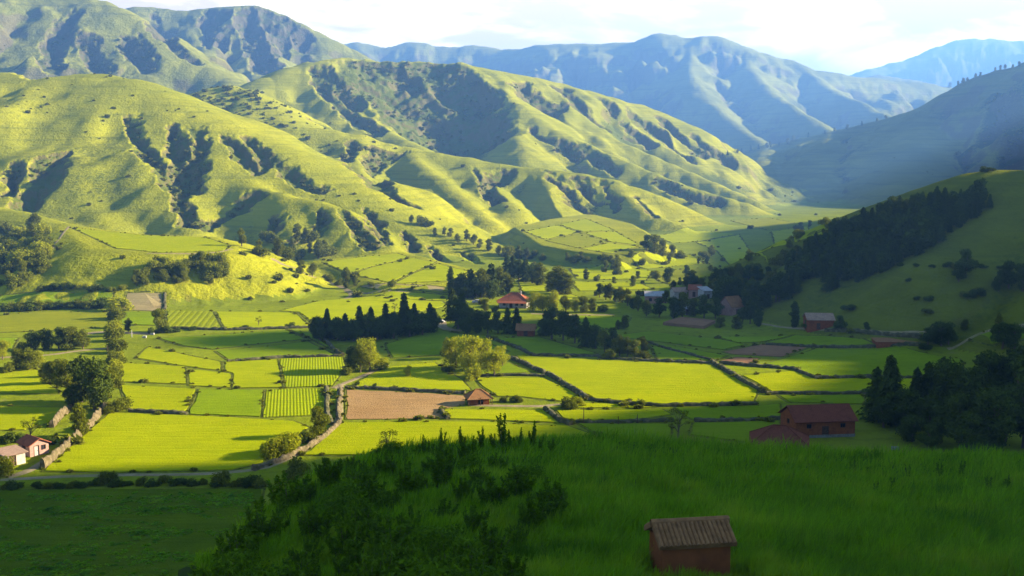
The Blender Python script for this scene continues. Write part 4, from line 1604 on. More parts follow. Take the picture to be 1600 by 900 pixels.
    # round the farmhouse
    grove("conifers above the farmhouse", "in the stand above the red-roofed farmhouse",
          [("cyp", 704, 458, 42), ("gcyp", 722, 462, 36, 1.5), ("fatpine", 736, 464, 44, 1.3), ("gcyp", 752, 465, 46, 1.5), ("fatpine", 768, 462, 50, 1.2), ("gcyp", 780, 460, 44, 1.4), ("tall", 794, 460, 34), ("darkoak", 714, 463, 30, 1.2), ("darkoak", 744, 466, 34, 1.3), ("darkoak", 730, 466, 28, 1.4), ("darkoak", 765, 467, 30, 1.3)])
    grove("conifers behind the farmhouse", "in the stand behind the red-roofed farmhouse",
          [("fatpine", 792, 432, 34, 1.1), ("fatpine", 801, 435, 36, 1.1), ("darkoak", 811, 438, 34, 1.2), ("fatpine", 821, 440, 36, 1.2), ("darkoak", 832, 443, 32, 1.2), ("gcyp", 843, 446, 36, 1.6), ("gcyp", 873, 459, 44, 2.0), ("gcyp", 886, 460, 34, 1.8), ("gcyp", 861, 456, 32, 1.8)])
    grove("trees beside the farmhouse", "beside the red-roofed farmhouse and its track",
          [("yel", 832, 486, 32), ("yel", 848, 486, 28), ("yel", 866, 486, 34), ("oak", 884, 487, 26), ("yel", 898, 487, 22), ("oak", 912, 488, 26), ("oak", 925, 487, 22), ("dbush", 940, 487, 14, 1.4), ("dbush", 772, 487, 10, 1.3), ("oak", 758, 486, 20), ("dbush", 895, 500, 8, 1.5)])
    grove("trees left of the village", "between the farmhouse and the village hall",
          row_px([(935, 462), (965, 474), (1000, 484)], 9, ["oak", "tall", "darkoak"], (18, 28), 14, 4))
    grove("village trees", "among the shaded village houses",
          [("oak", 1010, 494, 26), ("darkoak", 1030, 496, 32), ("darkoak", 1052, 498, 36), ("tall", 1066, 497, 40), ("oak", 1084, 494, 28), ("darkoak", 1100, 497, 38), ("darkoak", 1118, 498, 34), ("darkoak", 1172, 506, 34), ("darkoak", 1160, 505, 26), ("oak", 1150, 514, 20, 1.4), ("oak", 1125, 512, 18, 1.4), ("darkoak", 1186, 510, 26), ("oak", 975, 514, 22), ("oak", 966, 515, 16), ("tall", 1040, 474, 22), ("oak", 1068, 478, 22), ("darkoak", 1120, 480, 24), ("darkoak", 1135, 470, 28), ("tall", 1076, 462, 18)])
    grove("dark trees at the foot of the wood", "at the dark wood's foot right of the village",
          row_px([(1120, 470), (1150, 478), (1180, 482), (1215, 470), (1250, 455)], 14, ["darkoak", "pine", "fatpine"], (26, 48), 24, 5))
    grove("", "upright on its own left of the pink-roofed house", [("cyp", 1241, 512, 42, 1.2)])
    grove("dark trees under the right slope", "along the lane under the right slope",
          [("darkoak", 1260, 516, 18, 1.3), ("darkoak", 1312, 518, 26, 1.2), ("darkoak", 1353, 518, 16), ("darkoak", 1470, 540, 40, 1.2), ("darkoak", 1450, 540, 30, 1.2), ("darkoak", 1482, 538, 36), ("oak", 1508, 516, 18), ("darkoak", 1566, 545, 44, 1.2), ("darkoak", 1585, 545, 42, 1.1), ("dbush", 1445, 545, 12, 1.6), ("oak", 1560, 505, 18)])
    grove("dark trees on the right slope", "on the shaded right slope above the lane",
          [("darkoak", 1508, 432, 44, 1.1), ("darkoak", 1498, 440, 30), ("darkoak", 1576, 450, 44, 1.1), ("darkoak", 1598, 455, 44), ("darkoak", 1560, 455, 26), ("dbush", 1530, 462, 14, 1.6), ("dbush", 1450, 470, 10, 1.6), ("dbush", 1545, 268, 8, 2), ("dbush", 1538, 268, 10, 1.5)])
    # dense dark group, near right
    grove("dark trees at the near right", "in the dense group right of the red barn",
          [("pine", 1388, 660, 104, 1.1), ("fatpine", 1368, 655, 82), ("pine", 1430, 650, 76), ("fatpine", 1448, 650, 84, .9), ("darkoak", 1476, 660, 104, .9), ("darkoak", 1500, 668, 96), ("darkoak", 1412, 668, 64, 1.2), ("darkoak", 1450, 676, 60, 1.2), ("darkoak", 1380, 668, 50, 1.2), ("darkoak", 1545, 640, 96, 1.1), ("darkoak", 1590, 640, 104, 1.1), ("darkoak", 1500, 700, 90), ("darkoak", 1545, 705, 104, 1.1), ("darkoak", 1600, 700, 120), ("darkoak", 1470, 692, 60, 1.2), ("darkoak", 1570, 690, 84, 1.1), ("darkoak", 1520, 655, 84, 1.1), ("darkoak", 1425, 690, 44, 1.4), ("fatpine", 1470, 650, 92), ("darkoak", 1515, 712, 70, 1.2), ("darkoak", 1590, 665, 110, 1.1), ("darkoak", 1450, 702, 40, 1.5)])
    # creek line and far valley
    grove("trees along the foot of the hills", "in the tree line along the foot of the sunlit hills",
          row_px([(640, 345), (690, 368), (740, 385), (790, 398), (830, 408)], 16, ["oak", "tall", "bush"], (12, 22), 31, 5), many=True)
    grove("trees in the hollow behind the knoll", "in the wooded hollow behind the flat-topped knoll",
          scatter_px([(365, 392), (400, 372), (470, 372), (520, 395), (500, 412), (430, 402), (395, 405)], 18, ["oak", "tall", "bush", "oak"], (16, 30), 32), many=True)
    grove("trees beside the stream bed", "beside the stream bed under the tilted field",
          [("oak", 470, 428, 22), ("tall", 541, 450, 34, .9), ("oak", 488, 432, 22), ("bush", 515, 440, 14), ("bush", 530, 446, 14), ("oak", 556, 446, 14), ("bush", 612, 447, 14), ("bush", 580, 446, 8, 1.6)])
    grove("bushes on the knoll", "in the scrub patch on the flank of the flat-topped knoll",
          scatter_px([(195, 448), (215, 425), (250, 412), (300, 405), (345, 408), (350, 435), (335, 448), (300, 438), (250, 448)], 34, ["bush", "ybush", "bush", "oak"], (14, 26), 33), many=True)
    grove("bushes at the far left", "in the thick scrub left of the flat-topped knoll",
          scatter_px([(-20, 365), (60, 358), (88, 360), (80, 395), (60, 430), (30, 452), (-20, 455)], 46, ["bush", "ybush", "oak", "bush"], (16, 30), 34), many=True)
    grove("bushes at the knoll foot", "in the row along the foot of the flat-topped knoll",
          row_px([(60, 455), (120, 452), (180, 455), (196, 452)], 12, ["bush", "ybush", "dbush"], (9, 16), 35, 2, (1, 1.6)), many=True)
    grove("trees below the terrace edge", "under the edge of the patchwork terrace",
          scatter_px([(790, 395), (850, 398), (960, 404), (1010, 398), (1000, 410), (900, 412), (800, 408)], 18, ["oak", "bush", "dbush"], (9, 16), 36), many=True)
    grove("trees right of the terrace", "in the clump right of the patchwork terrace",
          [("darkoak", 1010, 392, 26, 1.1), ("oak", 1022, 396, 30, 1.1), ("oak", 1036, 400, 26, 1.1), ("oak", 1050, 404, 22), ("bush", 1062, 404, 16, 1.2), ("oak", 1112, 400, 18), ("bush", 1100, 402, 14, 1.3)])
    grove("trees far up the valley", "scattered far up the sunlit valley",
          scatter_px([(1230, 358), (1310, 345), (1320, 362), (1260, 395), (1225, 410), (1235, 380)], 22, ["oak", "oak", "bush"], (10, 18), 37), many=True)
    grove("trees in the middle valley", "scattered over the valley floor left of the dark wood",
          scatter_px([(905, 415), (1100, 405), (1225, 400), (1210, 440), (1120, 456), (920, 448)], 36, ["oak", "bush", "darkoak", "oak", "tall"], (10, 22), 38), many=True)
    grove("trees before the village", "scattered in the hazy flat beyond the village",
          scatter_px([(1040, 440), (1200, 428), (1225, 445), (1150, 462), (1060, 456)], 24, ["darkoak", "oak", "darkoak"], (14, 26), 39), many=True)
    grove("bushes on the right slope", "scattered over the shaded right slope",
          scatter_px([(1300, 462), (1380, 420), (1480, 400), (1590, 380), (1590, 480), (1450, 490), (1320, 488)], 9, ["dbush", "bush"], (6, 13), 44, wr=(1.2, 1.9)) + row_px([(1400, 416), (1500, 418), (1595, 420)], 9, ["dbush"], (6, 10), 45, 1, (1.5, 2.2)), many=True)
    # conifer wood on the right hill
    wood = scatter_px(WOOD, 250, ["pine", "fatpine", "darkoak", "darkoak"], (18, 34), 40)
    grove("conifers of the dark wood", "in the dense dark wood on the right hill", [t for t in wood if t[0] != "darkoak"], many=True)
    understory([t for t in wood if t[0] == "darkoak"])
    grove("trees on the skyline", "on the skyline of the shaded right mountain",
          row_px([(1480, 139), (1550, 112), (1598, 103)], 12, ["oak", "tall"], (5, 9), 41, 0) + row_px([(1190, 229), (1250, 217), (1340, 198), (1400, 182)], 10, ["oak", "pine"], (5, 9), 42, 0) + row_px([(1100, 250), (1160, 238), (1235, 224)], 12, ["pine", "oak"], (5, 10), 43, 0), many=True)


def build_scrub():
    """speckle of low shrubs over the hillsides"""
    rng = np.random.default_rng(99)
    pr = [make_bush(900 + k, n=70, leaf=.36, nl=5, mat=M_SCRUB)[2].data for k in range(4)]
    base = []
    for me in pr:
        v = np.empty(len(me.vertices) * 3, np.float32)
        me.vertices.foreach_get("co", v)
        f = np.empty(len(me.polygons) * 4, np.int32)
        me.loops.foreach_get("vertex_index", f)
        base.append((v.reshape(-1, 3), f.reshape(-1, 4)))
    px = rng.uniform(-10, 1610, 60000)
    py = rng.uniform(60, 480, 60000)
    V, F, o, cnt = [], [], 0, 0
    hx, hy, hh = [], [], []
    for a, b in zip(px, py):
        u, w = ray(a, b)
        x, y, z = at_grid(H, a, b)
        if y < 330 or y > 2300:
            continue
        hx.append(x)
        hy.append(y)
    hx, hy = np.array(hx), np.array(hy)
    g = samp(GUL, hx, hy)
    fl = samp(FLOOR, hx, hy)
    n1 = fbm(hx / 45, hy / 45, 4, 71)
    n2 = fbm(hx / 160, hy / 160, 3, 72)
    prob = .001 + .45 * sstep(.48, .9, g) * sstep(.32, .55, n1) + .05 * sstep(.60, .72, n1) * sstep(.48, .6, n2)
    prob = np.where(fl > .5, .012, prob)
    # the thickly wooded hill in the middle distance
    wood = np.exp(-(((hx + 330) / 110) ** 2 + ((hy - 1040) / 90) ** 2))
    prob += .6 * wood
    keep = rng.random(len(hx)) < prob * .62
    hx, hy = hx[keep], hy[keep]
    hzv = hz(hx, hy)
    for x, y, z in zip(hx, hy, hzv):
        v, f = base[rng.integers(4)]
        s = rng.lognormal(.12, .45) * (1.0 + .35 * (y > 900) + .5 * (y > 1500))
        a = rng.uniform(0, 6.28)
        c, sn = math.cos(a), math.sin(a)
        q = v * np.array([s * 1.25, s * 1.25, s], np.float32)
        q = np.stack([q[:, 0] * c - q[:, 1] * sn + x, q[:, 0] * sn + q[:, 1] * c + y, q[:, 2] + z - .1], -1)
        V.append(q)
        F.append(f + o)
        o += len(v)
    if V:
        ob = mesh_obj("hillside_scrub", np.concatenate(V), np.concatenate(F), M_SCRUB)
        tag(ob, kind="stuff")


build_trees()
build_scrub()
_tm = make_bush(990, n=34, leaf=.5, nl=4, mat=M_SCRUB)[2].data
_v = np.empty(len(_tm.vertices) * 3, np.float32)
_tm.vertices.foreach_get("co", _v)
_f = np.empty(len(_tm.polygons) * 4, np.int32)
_tm.loops.foreach_get("vertex_index", _f)
build_bank_weeds(M_SCRUB, (_v.reshape(-1, 3), _f.reshape(-1, 4)))
build_meadow_tufts(M_GRASS, (_v.reshape(-1, 3), _f.reshape(-1, 4)))
grove("", "standing in the sunlit field just behind the grass crest", [("bare", 607, 716, 46, 1.5)])



# ------------------------------------------------------------------ buildings
def plain_mat(name, a, b_, scale=2.0, rough=.9, stretch=(1, 1, 1), bmp=.03):
    m, nt, b = new_mat(name)
    p = scale_vec(nt, pos_of(nt, True), stretch)
    n = noise_out(nt, p, scale, 5, .65)
    n2 = noise_out(nt, p, scale * .25, 3, .6)
    c = mixc(nt, rmp(nt, n, .3, .7), a, b_)
    c = mixc(nt, rmp(nt, n2, .5, .75, 0, .5), c, tuple(v * .6 for v in b_))
    nt.links.new(c, b.inputs["Base Color"])
    b.inputs["Roughness"].default_value = rough
    bump(nt, b, n, bmp, .8)
    return m


M_ADOBE = plain_mat("red_adobe", (.28, .088, .026), (.19, .058, .020))
M_ADOBE_PALE = plain_mat("pale_plaster", (.50, .44, .35), (.38, .31, .23))
M_PINK = plain_mat("pink_plaster", (.42, .25, .18), (.32, .17, .12))
M_RTILE = plain_mat("dark_red_tiles", (.20, .062, .030), (.13, .042, .022), 3)
M_OTILE = plain_mat("orange_tiles", (.31, .10, .045), (.21, .07, .035), 3)
M_BTILE = plain_mat("weathered_brown_tiles", (.32, .155, .058), (.18, .085, .034), 4)
M_TTILE = plain_mat("tan_sheet_roof", (.36, .23, .14), (.26, .16, .10), 2)
M_WHITE = plain_mat("white_sheet", (.42, .39, .34), (.30, .27, .23), 2)
M_WOOD = plain_mat("old_wood", (.13, .075, .04), (.07, .04, .025), 4)
M_STONEP = plain_mat("stone_plinth", (.24, .22, .18), (.15, .14, .11), 3)
M_DARK = plain_mat("dark_interior", (.02, .016, .014), (.012, .01, .01))
M_GLASS, _nt, _b = new_mat("window_glass")
_b.inputs["Base Color"].default_value = (.03, .035, .04, 1)
_b.inputs["Roughness"].default_value = .12
_b.inputs["Specular IOR Level"].default_value = .5


def box(x0, x1, y0, y1, z0, z1):
    v = [(x, y, z) for x in (x0, x1) for y in (y0, y1) for z in (z0, z1)]
    f = [[0, 1, 3, 2], [4, 6, 7, 5], [0, 4, 5, 1], [2, 3, 7, 6], [0, 2, 6, 4], [1, 5, 7, 3]]
    return np.array(v, float), f


def thing(name, label, cat, loc, rz=0.0, group=None):
    o = bpy.data.objects.new(name, None)
    col.objects.link(o)
    o.location = loc
    o.rotation_euler.z = rz
    return tag(o, label, cat, group)


def part(name, pieces, mat, parent, smooth=False):
    v, f = join(pieces)
    return mesh_obj(name, v, f, mat, parent, smooth)


def wall_with_holes(L, W, h, holes, gable=0.0, axis="x", thick=.22):
    """box walls, each side a grid with openings left out; holes: side -> [(a0, a1, z0, z1)]"""
    pieces = []
    sides = {"front": (-L / 2, L / 2, lambda a, d, z: (a, -W / 2 + d, z)), "back": (-L / 2, L / 2, lambda a, d, z: (a, W / 2 - d, z)),
             "left": (-W / 2, W / 2, lambda a, d, z: (-L / 2 + d, a, z)), "right": (-W / 2, W / 2, lambda a, d, z: (L / 2 - d, a, z))}
    for sname, (a0, a1, fn) in sides.items():
        hs = holes.get(sname, [])
        if sname in ("left", "right"):
            a0, a1 = a0 + thick + .003, a1 - thick - .003
        A = sorted({a0, a1} | {q for hh in hs for q in hh[:2]})
        Z = sorted({-1.0, h} | {q for hh in hs for q in hh[2:]})
        for i in range(len(A) - 1):
            for j in range(len(Z) - 1):
                ca, cz = (A[i] + A[i + 1]) / 2, (Z[j] + Z[j + 1]) / 2
                if any(q[0] < ca < q[1] and q[2] < cz < q[3] for q in hs):
                    continue
                v = [fn(a, d, z) for a in (A[i], A[i + 1]) for d in (0, thick) for z in (Z[j], Z[j + 1])]
                pieces.append((np.array(v), [[0, 1, 3, 2], [4, 6, 7, 5], [0, 4, 5, 1], [2, 3, 7, 6], [0, 2, 6, 4], [1, 5, 7, 3]]))
        if gable and ((axis == "x" and sname in ("left", "right")) or (axis == "y" and sname in ("front", "back"))):
            w2 = a1 - a0
            tri = [fn(a, d, z) for d in (0, thick) for a, z in ((a0, h), (a1, h), ((a0 + a1) / 2, h + gable * (w2 / (W if axis == "x" else L))))]
            pieces.append((np.array(tri), [[0, 1, 2], [5, 4, 3], [0, 3, 4, 1], [1, 4, 5, 2], [2, 5, 3, 0]]))
    return pieces


def slope_panel(a, b, c, d, thick, ridges=0, amp=.05):
    """a sloping roof sheet a-b along the ridge, d-c along the eave, with tile ridges running down"""
    a, b, c, d = (np.array(q, float) for q in (a, b, c, d))
    n = np.cross(b - a, d - a)
    n /= np.linalg.norm(n)
    if n[2] < 0:
        n = -n
    nu = max(2, ridges * 6 if ridges else 2)
    nv = 9 if ridges else 2
    rng = np.random.default_rng(int(abs(a[0] * 100)) + 3)
    top = []
    for j in range(nv):
        for i in range(nu + 1):
            s, t = i / nu, j / (nv - 1)
            p = (a * (1 - s) + b * s) * (1 - t) + (d * (1 - s) + c * s) * t
            wv = 0
            if ridges:
                wv = amp * (abs(math.sin(math.pi * s * ridges)) ** .7) + amp * .45 * ((t * 4) % 1.0) + rng.normal(0, amp * .1)
            top.append(p + n * (thick + wv))
    bot = [p - n * thick for p in top]
    bot = [q - n * 0 for q in bot]
    V = np.array(top + [((a * (1 - i / nu) + b * i / nu) * (1 - j / (nv - 1)) + (d * (1 - i / nu) + c * i / nu) * j / (nv - 1)) for j in range(nv) for i in range(nu + 1)])
    m = nv * (nu + 1)
    F = []
    for j in range(nv - 1):
        for i in range(nu):
            q = j * (nu + 1) + i
            F.append([q, q + 1, q + nu + 2, q + nu + 1])
            F.append([m + q, m + q + nu + 1, m + q + nu + 2, m + q + 1])
    for i in range(nu):
        F.append([i, m + i, m + i + 1, i + 1])
        q = (nv - 1) * (nu + 1) + i
        F.append([q, q + 1, m + q + 1, m + q])
    for j in range(nv - 1):
        q = j * (nu + 1)
        F.append([q, q + nu + 1, m + q + nu + 1, m + q])
        q = q + nu
        F.append([q, m + q, m + q + nu + 1, q + nu + 1])
    return V, F


def gable_roof(L, W, h, rise, over=.4, ridges=0, amp=.05, thick=.12, rid_cap=True):
    e = rise * over / (W / 2)
    x = L / 2 + over
    y = W / 2 + over
    P = [slope_panel((-x, 0, h + rise), (x, 0, h + rise), (x, -y, h - e), (-x, -y, h - e), thick, ridges, amp),
         slope_panel((-x, 0.004, h + rise), (x, 0.004, h + rise), (x, y, h - e), (-x, y, h - e), thick, ridges, amp)]
    if rid_cap:
        P.append(tube([(-x - .03, 0, h + rise + thick * .9), (0, 0, h + rise + thick * .85), (x + .03, 0, h + rise + thick * .9)], [.06 + amp] * 3, 8))
    return P


def hip_roof(L, W, h, rise, over=.5, ridge=.25, thick=.1):
    x, y, r = L / 2 + over, W / 2 + over, L * ridge / 2
    e = h - rise * over / (W / 2) * .8
    A, B = (-r, 0, h + rise), (r, 0, h + rise)
    C = [(-x, -y, e), (x, -y, e), (x, y, e), (-x, y, e)]
    V = [A, B] + C
    V = V + [(q[0] * .985, q[1] * .985, q[2] - thick) for q in V]
    F = [[2, 3, 1, 0], [3, 4, 1], [4, 5, 0, 1], [5, 2, 0], [2, 8, 9, 3], [3, 9, 10, 4], [4, 10, 11, 5], [5, 11, 8, 2], [8, 11, 10, 9]]
    P = [(np.array(V), F)]
    up = np.array([0, 0, .06])
    for c, t in ((C[0], A), (C[3], A), (C[1], B), (C[2], B)):
        P.append(tube([np.array(c) + up, (np.array(c) + np.array(t)) / 2 + up, np.array(t) + up], [.09, .09, .09], 6))
    P.append(tube([np.array(A) + up, np.array(B) + up], [.11, .11], 6))
    return P


def opening(parent, kind, side, L, W, a0, a1, z0, z1, mat, frame_mat=None):
    """a door or window set back in its hole, with a frame standing proud of the wall"""
    def place(a, d, z):
        return {"front": (a, -W / 2 + d, z), "back": (a, W / 2 - d, z), "left": (-L / 2 + d, a, z), "right": (L / 2 - d, a, z)}[side]

    def bx(p0, p1, d0, d1, q0, q1):
        v = [place(a, d, z) for a in (p0, p1) for d in (d0, d1) for z in (q0, q1)]
        return np.array(v), [[0, 1, 3, 2], [4, 6, 7, 5], [0, 4, 5, 1], [2, 3, 7, 6], [0, 2, 6, 4], [1, 5, 7, 3]]
    leafs = [bx(a0, a1, .10, .16, z0, z1)]
    o = part(kind, leafs, mat, parent)
    t = .09
    fr = [bx(a0 - t, a0, -.03, .09, z0, z1 + t), bx(a1, a1 + t, -.03, .09, z0, z1 + t), bx(a0, a1, -.03, .09, z1, z1 + t)]
    if kind == "window":
        fr += [bx(a0, a1, -.06, .09, z0 - t, z0), bx((a0 + a1) / 2 - .03, (a0 + a1) / 2 + .03, .04, .095, z0, z1)]
    part("frame", fr, frame_mat or M_WOOD, o)
    if kind == "door":
        c = a1 - .12
        part("handle", [bx(c - .03, c + .03, .04, .097, (z0 + z1) / 2 - .1, (z0 + z1) / 2 + .1)], M_STONEP, o)
    return o


def base_at(px, py, ymin=100.0, sink=0.0):
    x, y, z = at(px, py, ymin)
    return (x, y, z - sink)


def mpp(loc):
    """metres for one photo pixel at this place"""
    return math.sqrt(loc[0] ** 2 + loc[1] ** 2 + (loc[2] - CAM_Z) ** 2) / math.hypot(FPX, loc[0] / loc[1] * FPX) * 1.0


def house(name, label, loc, rz, L, W, h, rise, wallm, roofm, holes, roof="gable", cat="house", ridges=0, amp=.05, plinth=None, over=.4, group=None, chimney=False):
    t = thing(name, label, cat, loc, rz, group)
    hs = {}
    for side, kind, a0, a1, z0, z1, m in holes:
        hs.setdefault(side, []).append((a0, a1, z0, z1))
    part("wall", wall_with_holes(L, W, h, hs, rise if roof == "gable" else 0), wallm, t)
    if roof == "gable":
        r = part("roof", gable_roof(L, W, h, rise, over, ridges, amp), roofm, t, smooth=False)
    elif roof == "hip":
        r = part("roof", hip_roof(L, W, h, rise, over), roofm, t)
    else:
        r = part("roof", [slope_panel((-L / 2 - over, W / 2 + over, h + rise), (L / 2 + over, W / 2 + over, h + rise), (L / 2 + over, -W / 2 - over, h), (-L / 2 - over, -W / 2 - over, h), .08, ridges, amp)], roofm, t)
    if chimney:
        part("chimney", [box(L * .2, L * .2 + .5, -.25, .25, h + rise * .4, h + rise + .7)], wallm, r)
    if plinth:
        part("plinth", [box(-L / 2 - .06, L / 2 + .06, -W / 2 - .06, W / 2 + .06, -1.0, plinth)], M_STONEP, t)
    for side, kind, a0, a1, z0, z1, m in holes:
        opening(t, kind, side, L, W, a0, a1, z0, z1, m)
    return t


def lane_car(px, py, label, rz, length_px, paint):
    loc = base_at(px, py)
    k = length_px * mpp(loc) / 4.2
    t = thing("parked_car", label, "car", loc, rz)
    t.scale = (k, k, k)
    prof = [(-2.1, .35), (-2.1, .75), (-1.95, .95), (-1.3, 1.0), (-.75, 1.42), (.75, 1.45), (1.45, .98), (2.0, .88), (2.12, .6), (2.1, .35)]
    n = len(prof)
    v = [(x, s * (.85 if z < 1.1 else .68), z) for s in (-1, 1) for x, z in prof]
    f = [list(range(n)), list(range(2 * n - 1, n - 1, -1))] + [[i, n + i, n + (i + 1) % n, (i + 1) % n] for i in range(n)]
    part("body", [(np.array(v), f)], paint, t)
    g = [(-1.16, 1.06), (-.72, 1.36), (.70, 1.38), (1.18, 1.06)]
    for s in (-1, 1):
        v = [(x, s * (.865 if z < 1.1 else .735), z) for x, z in g] + [(x, s * (.80 if z < 1.1 else .66), z) for x, z in g]
        part("window", [(np.array(v), [[0, 1, 2, 3], [4, 7, 6, 5], [0, 4, 5, 1], [1, 5, 6, 2], [2, 6, 7, 3], [3, 7, 4, 0]])], M_GLASS, t)
        for x in (-1.3, 1.3):
            w = part("wheel", [tube([(x, s * .70, .33), (x, s * .90, .33)], [.33, .33], 14)], M_DARK, t)
            part("rim", [tube([(x, s * .88, .33), (x, s * .915, .33)], [.19, .17], 12)], M_WHITE, w)
    return t


def build_houses():
    # the small tiled hut on the near slope
    loc = base_at(1082, 905, 8)
    k = mpp(loc)
    L = 106 * k
    h = 50 * k
    house("tiled_hut", "small red mud hut with corrugated tile roof standing in the near tall grass", (loc[0], loc[1] + .6, loc[2] + .10), R(8), L, 1.3, h, .34, M_ADOBE, M_BTILE,
          [], roof="gable", cat="hut", ridges=17, amp=.06, over=.13)
    # the red barn
    loc = base_at(1284, 682)
    house("red_barn", "long red-walled barn with dark red gable roof at the right of the valley", (loc[0], loc[1] + 3, loc[2]), R(7), 11.8, 7.4, 3.3, 2.1, M_ADOBE, M_RTILE,
          [("front", "window", -3.7, -2.9, 1.9, 2.6, M_DARK), ("front", "window", 3.0, 3.9, 1.9, 2.6, M_DARK), ("left", "window", -.5, .5, 2.1, 2.9, M_DARK), ("front", "door", -.6, .6, .02, 2.1, M_WOOD)], cat="barn", ridges=36, amp=.03, plinth=.55, over=.45)
    loc = base_at(1222, 712)
    house("hip_roofed_house", "low house with a dark brown hipped roof half hidden behind the near grass", (loc[0], loc[1] + 2, loc[2]), R(-14), 9.2, 7.6, 2.6, 2.4, M_ADOBE, M_RTILE,
          [("front", "door", -2, -1, .02, 2.0, M_WOOD), ("front", "window", 1.2, 2.4, .9, 1.9, M_GLASS)], roof="hip", over=.7)
    # two huts at the left edge
    loc = base_at(17, 724)
    house("tan_roofed_hut", "small hut with a flat tan roof and white front at the left edge", loc, R(52), 3.3, 3.8, 2.0, .45, M_ADOBE_PALE, M_TTILE,
          [("front", "door", -.9, 0, .02, 1.7, M_WOOD), ("left", "window", -.6, .6, 1.0, 1.7, M_GLASS)], roof="shed", cat="hut", ridges=12, amp=.02)
    loc = base_at(53, 708)
    house("red_walled_hut", "small red hut with a whitish gable beside the pale earth walls", loc, R(-38), 4.2, 3.4, 2.1, .9, M_PINK, M_OTILE,
          [("right", "door", -.9, -.1, .02, 1.8, M_ADOBE_PALE), ("right", "window", .4, 1.1, 1.0, 1.7, M_GLASS), ("front", "window", -.6, .5, 1.0, 1.7, M_GLASS)], cat="hut", over=.35, ridges=12, amp=.02)
    # hut at the ploughed field: open porch under a hipped roof
    loc = base_at(747, 633)
    t = house("field_hut", "brown hut with open porch and hipped roof at the corner of the ploughed field", (loc[0], loc[1] + 1.6, loc[2]), R(14), 4.2, 3.2, 1.9, 1.25, M_ADOBE, M_BTILE,
              [("front", "door", -.3, .7, .02, 1.7, M_DARK), ("right", "window", -.5, .5, .8, 1.5, M_DARK)], roof="hip", cat="hut", over=.75)
    for x, y in ((-2.6, -2.15), (0, -2.2), (2.6, -2.15), (2.7, 0)):
        part("post", [tube([(x, y, -.4), (x, y, 1.75)], [.08, .07], 6)], M_WOOD, t)
    # red-roofed farmhouse and its neighbours
    loc = base_at(804, 481)
    t = house("farmhouse", "large farmhouse with red hipped roof and white lower wall below the conifers", (loc[0], loc[1] + 3, loc[2]), R(-12), 10.5, 6.5, 3.0, 2.3, M_ADOBE_PALE, M_OTILE,
              [("front", "window", -3.8, -2.8, .9, 2.0, M_GLASS), ("front", "door", -1.2, -.2, .02, 2.0, M_WOOD), ("front", "window", 1.0, 2.0, .9, 2.0, M_GLASS), ("front", "window", 3.0, 4.0, .9, 2.0, M_GLASS)], roof="hip", cat="farmhouse", over=.9, chimney=True)
    part("porch_roof", [slope_panel((-5.6, -3.9, 2.55), (5.4, -3.9, 2.55), (5.4, -5.6, 1.95), (-5.6, -5.6, 1.95), .08, 20, .03)], M_OTILE, t)
    for x in (-5, -1.8, 1.6, 5):
        part("post", [tube([(x, -5.3, -.4), (x, -5.3, 2.0)], [.1, .09], 6)], M_WOOD, t)
    loc = base_at(822, 524)
    house("brown_shed", "small brown shed with pitched roof between two dark tree rows", loc, R(-8), 5.2, 3.6, 2.1, 1.4, M_ADOBE, M_BTILE, [("front", "door", -.5, .6, .02, 1.8, M_WOOD)], cat="shed", over=.5)
    # village in the shade
    V = [("village_hall", "long village building with white roof and maroon wall", 1027, 474, 34, 7, 2.8, 1.4, M_PINK, M_WHITE, -6, "gable"),
         ("village_house", "low white-walled village house behind the dark trees with tan roof", 1062, 466, 20, 6, 2.6, 1.2, M_ADOBE_PALE, M_TTILE, 8, "gable"),
         ("village_house", "village house with orange roof right of the long white-roofed building", 1088, 464, 18, 6, 2.8, 1.5, M_PINK, M_OTILE, -14, "gable"),
         ("village_house", "white village house at the right end of the village cluster", 1104, 468, 14, 6, 3.2, 1.0, M_WHITE, M_WHITE, 12, "shed"),
         ("village_house", "village house with steep faded pink gable among dark trees", 1146, 492, 26, 7, 3.0, 3.0, M_PINK, M_BTILE, 30, "gable"),
         ("pink_roofed_house", "house with pale pink roof beside the lane under the right slope", 1284, 515, 40, 7, 3.0, 1.5, M_ADOBE, M_TTILE, -5, "gable"),
         ("ruined_shed", "low long brown ruined shed in the shade below the right slope", 1402, 540, 60, 5, 1.0, .3, M_ADOBE, M_BTILE, -4, "shed"),
         ("village_house", "tiny village shed with grey-white roof beside the brown walled plot", 1076, 492, 14, 4, 2.2, .8, M_ADOBE_PALE, M_WHITE, -10, "gable")]
    for nm, lab, px, py, wpx, W, h, rise, wm, rm, rz, rf in V:
        loc = base_at(px, py)
        L = wpx * mpp(loc)
        n = max(1, int(L / 4))
        holes = [("front", "door" if i == n // 2 else "window", -L / 2 + L * (i + .35) / n, -L / 2 + L * (i + .35) / n + .95, .02 if i == n // 2 else .8, min(1.9, h - .2), M_WOOD if i == n // 2 else M_GLASS) for i in range(n)] if h > 1.5 else []
        house(nm, lab, (loc[0], loc[1] + W / 2, loc[2]), R(rz), L, W, h, rise, wm, rm, holes, roof=rf, cat="ruin" if h < 1.5 else "house")
    # walled bare plot above the shaded fields
    P = px_poly([(1036, 508), (1065, 499), (1118, 505), (1100, 514)])
    draped("field", P, MF["brown"], 1.0, step=4, grid=8, jit=.1, gap=0)
    lane_car(746, 474, "white car parked on the dirt track left of the red-roofed farmhouse", R(5), 17, M_WHITE)
    lane_car(688, 504, "small pale car parked in the gap between the two dark tree rows", R(-20), 14, M_WHITE)
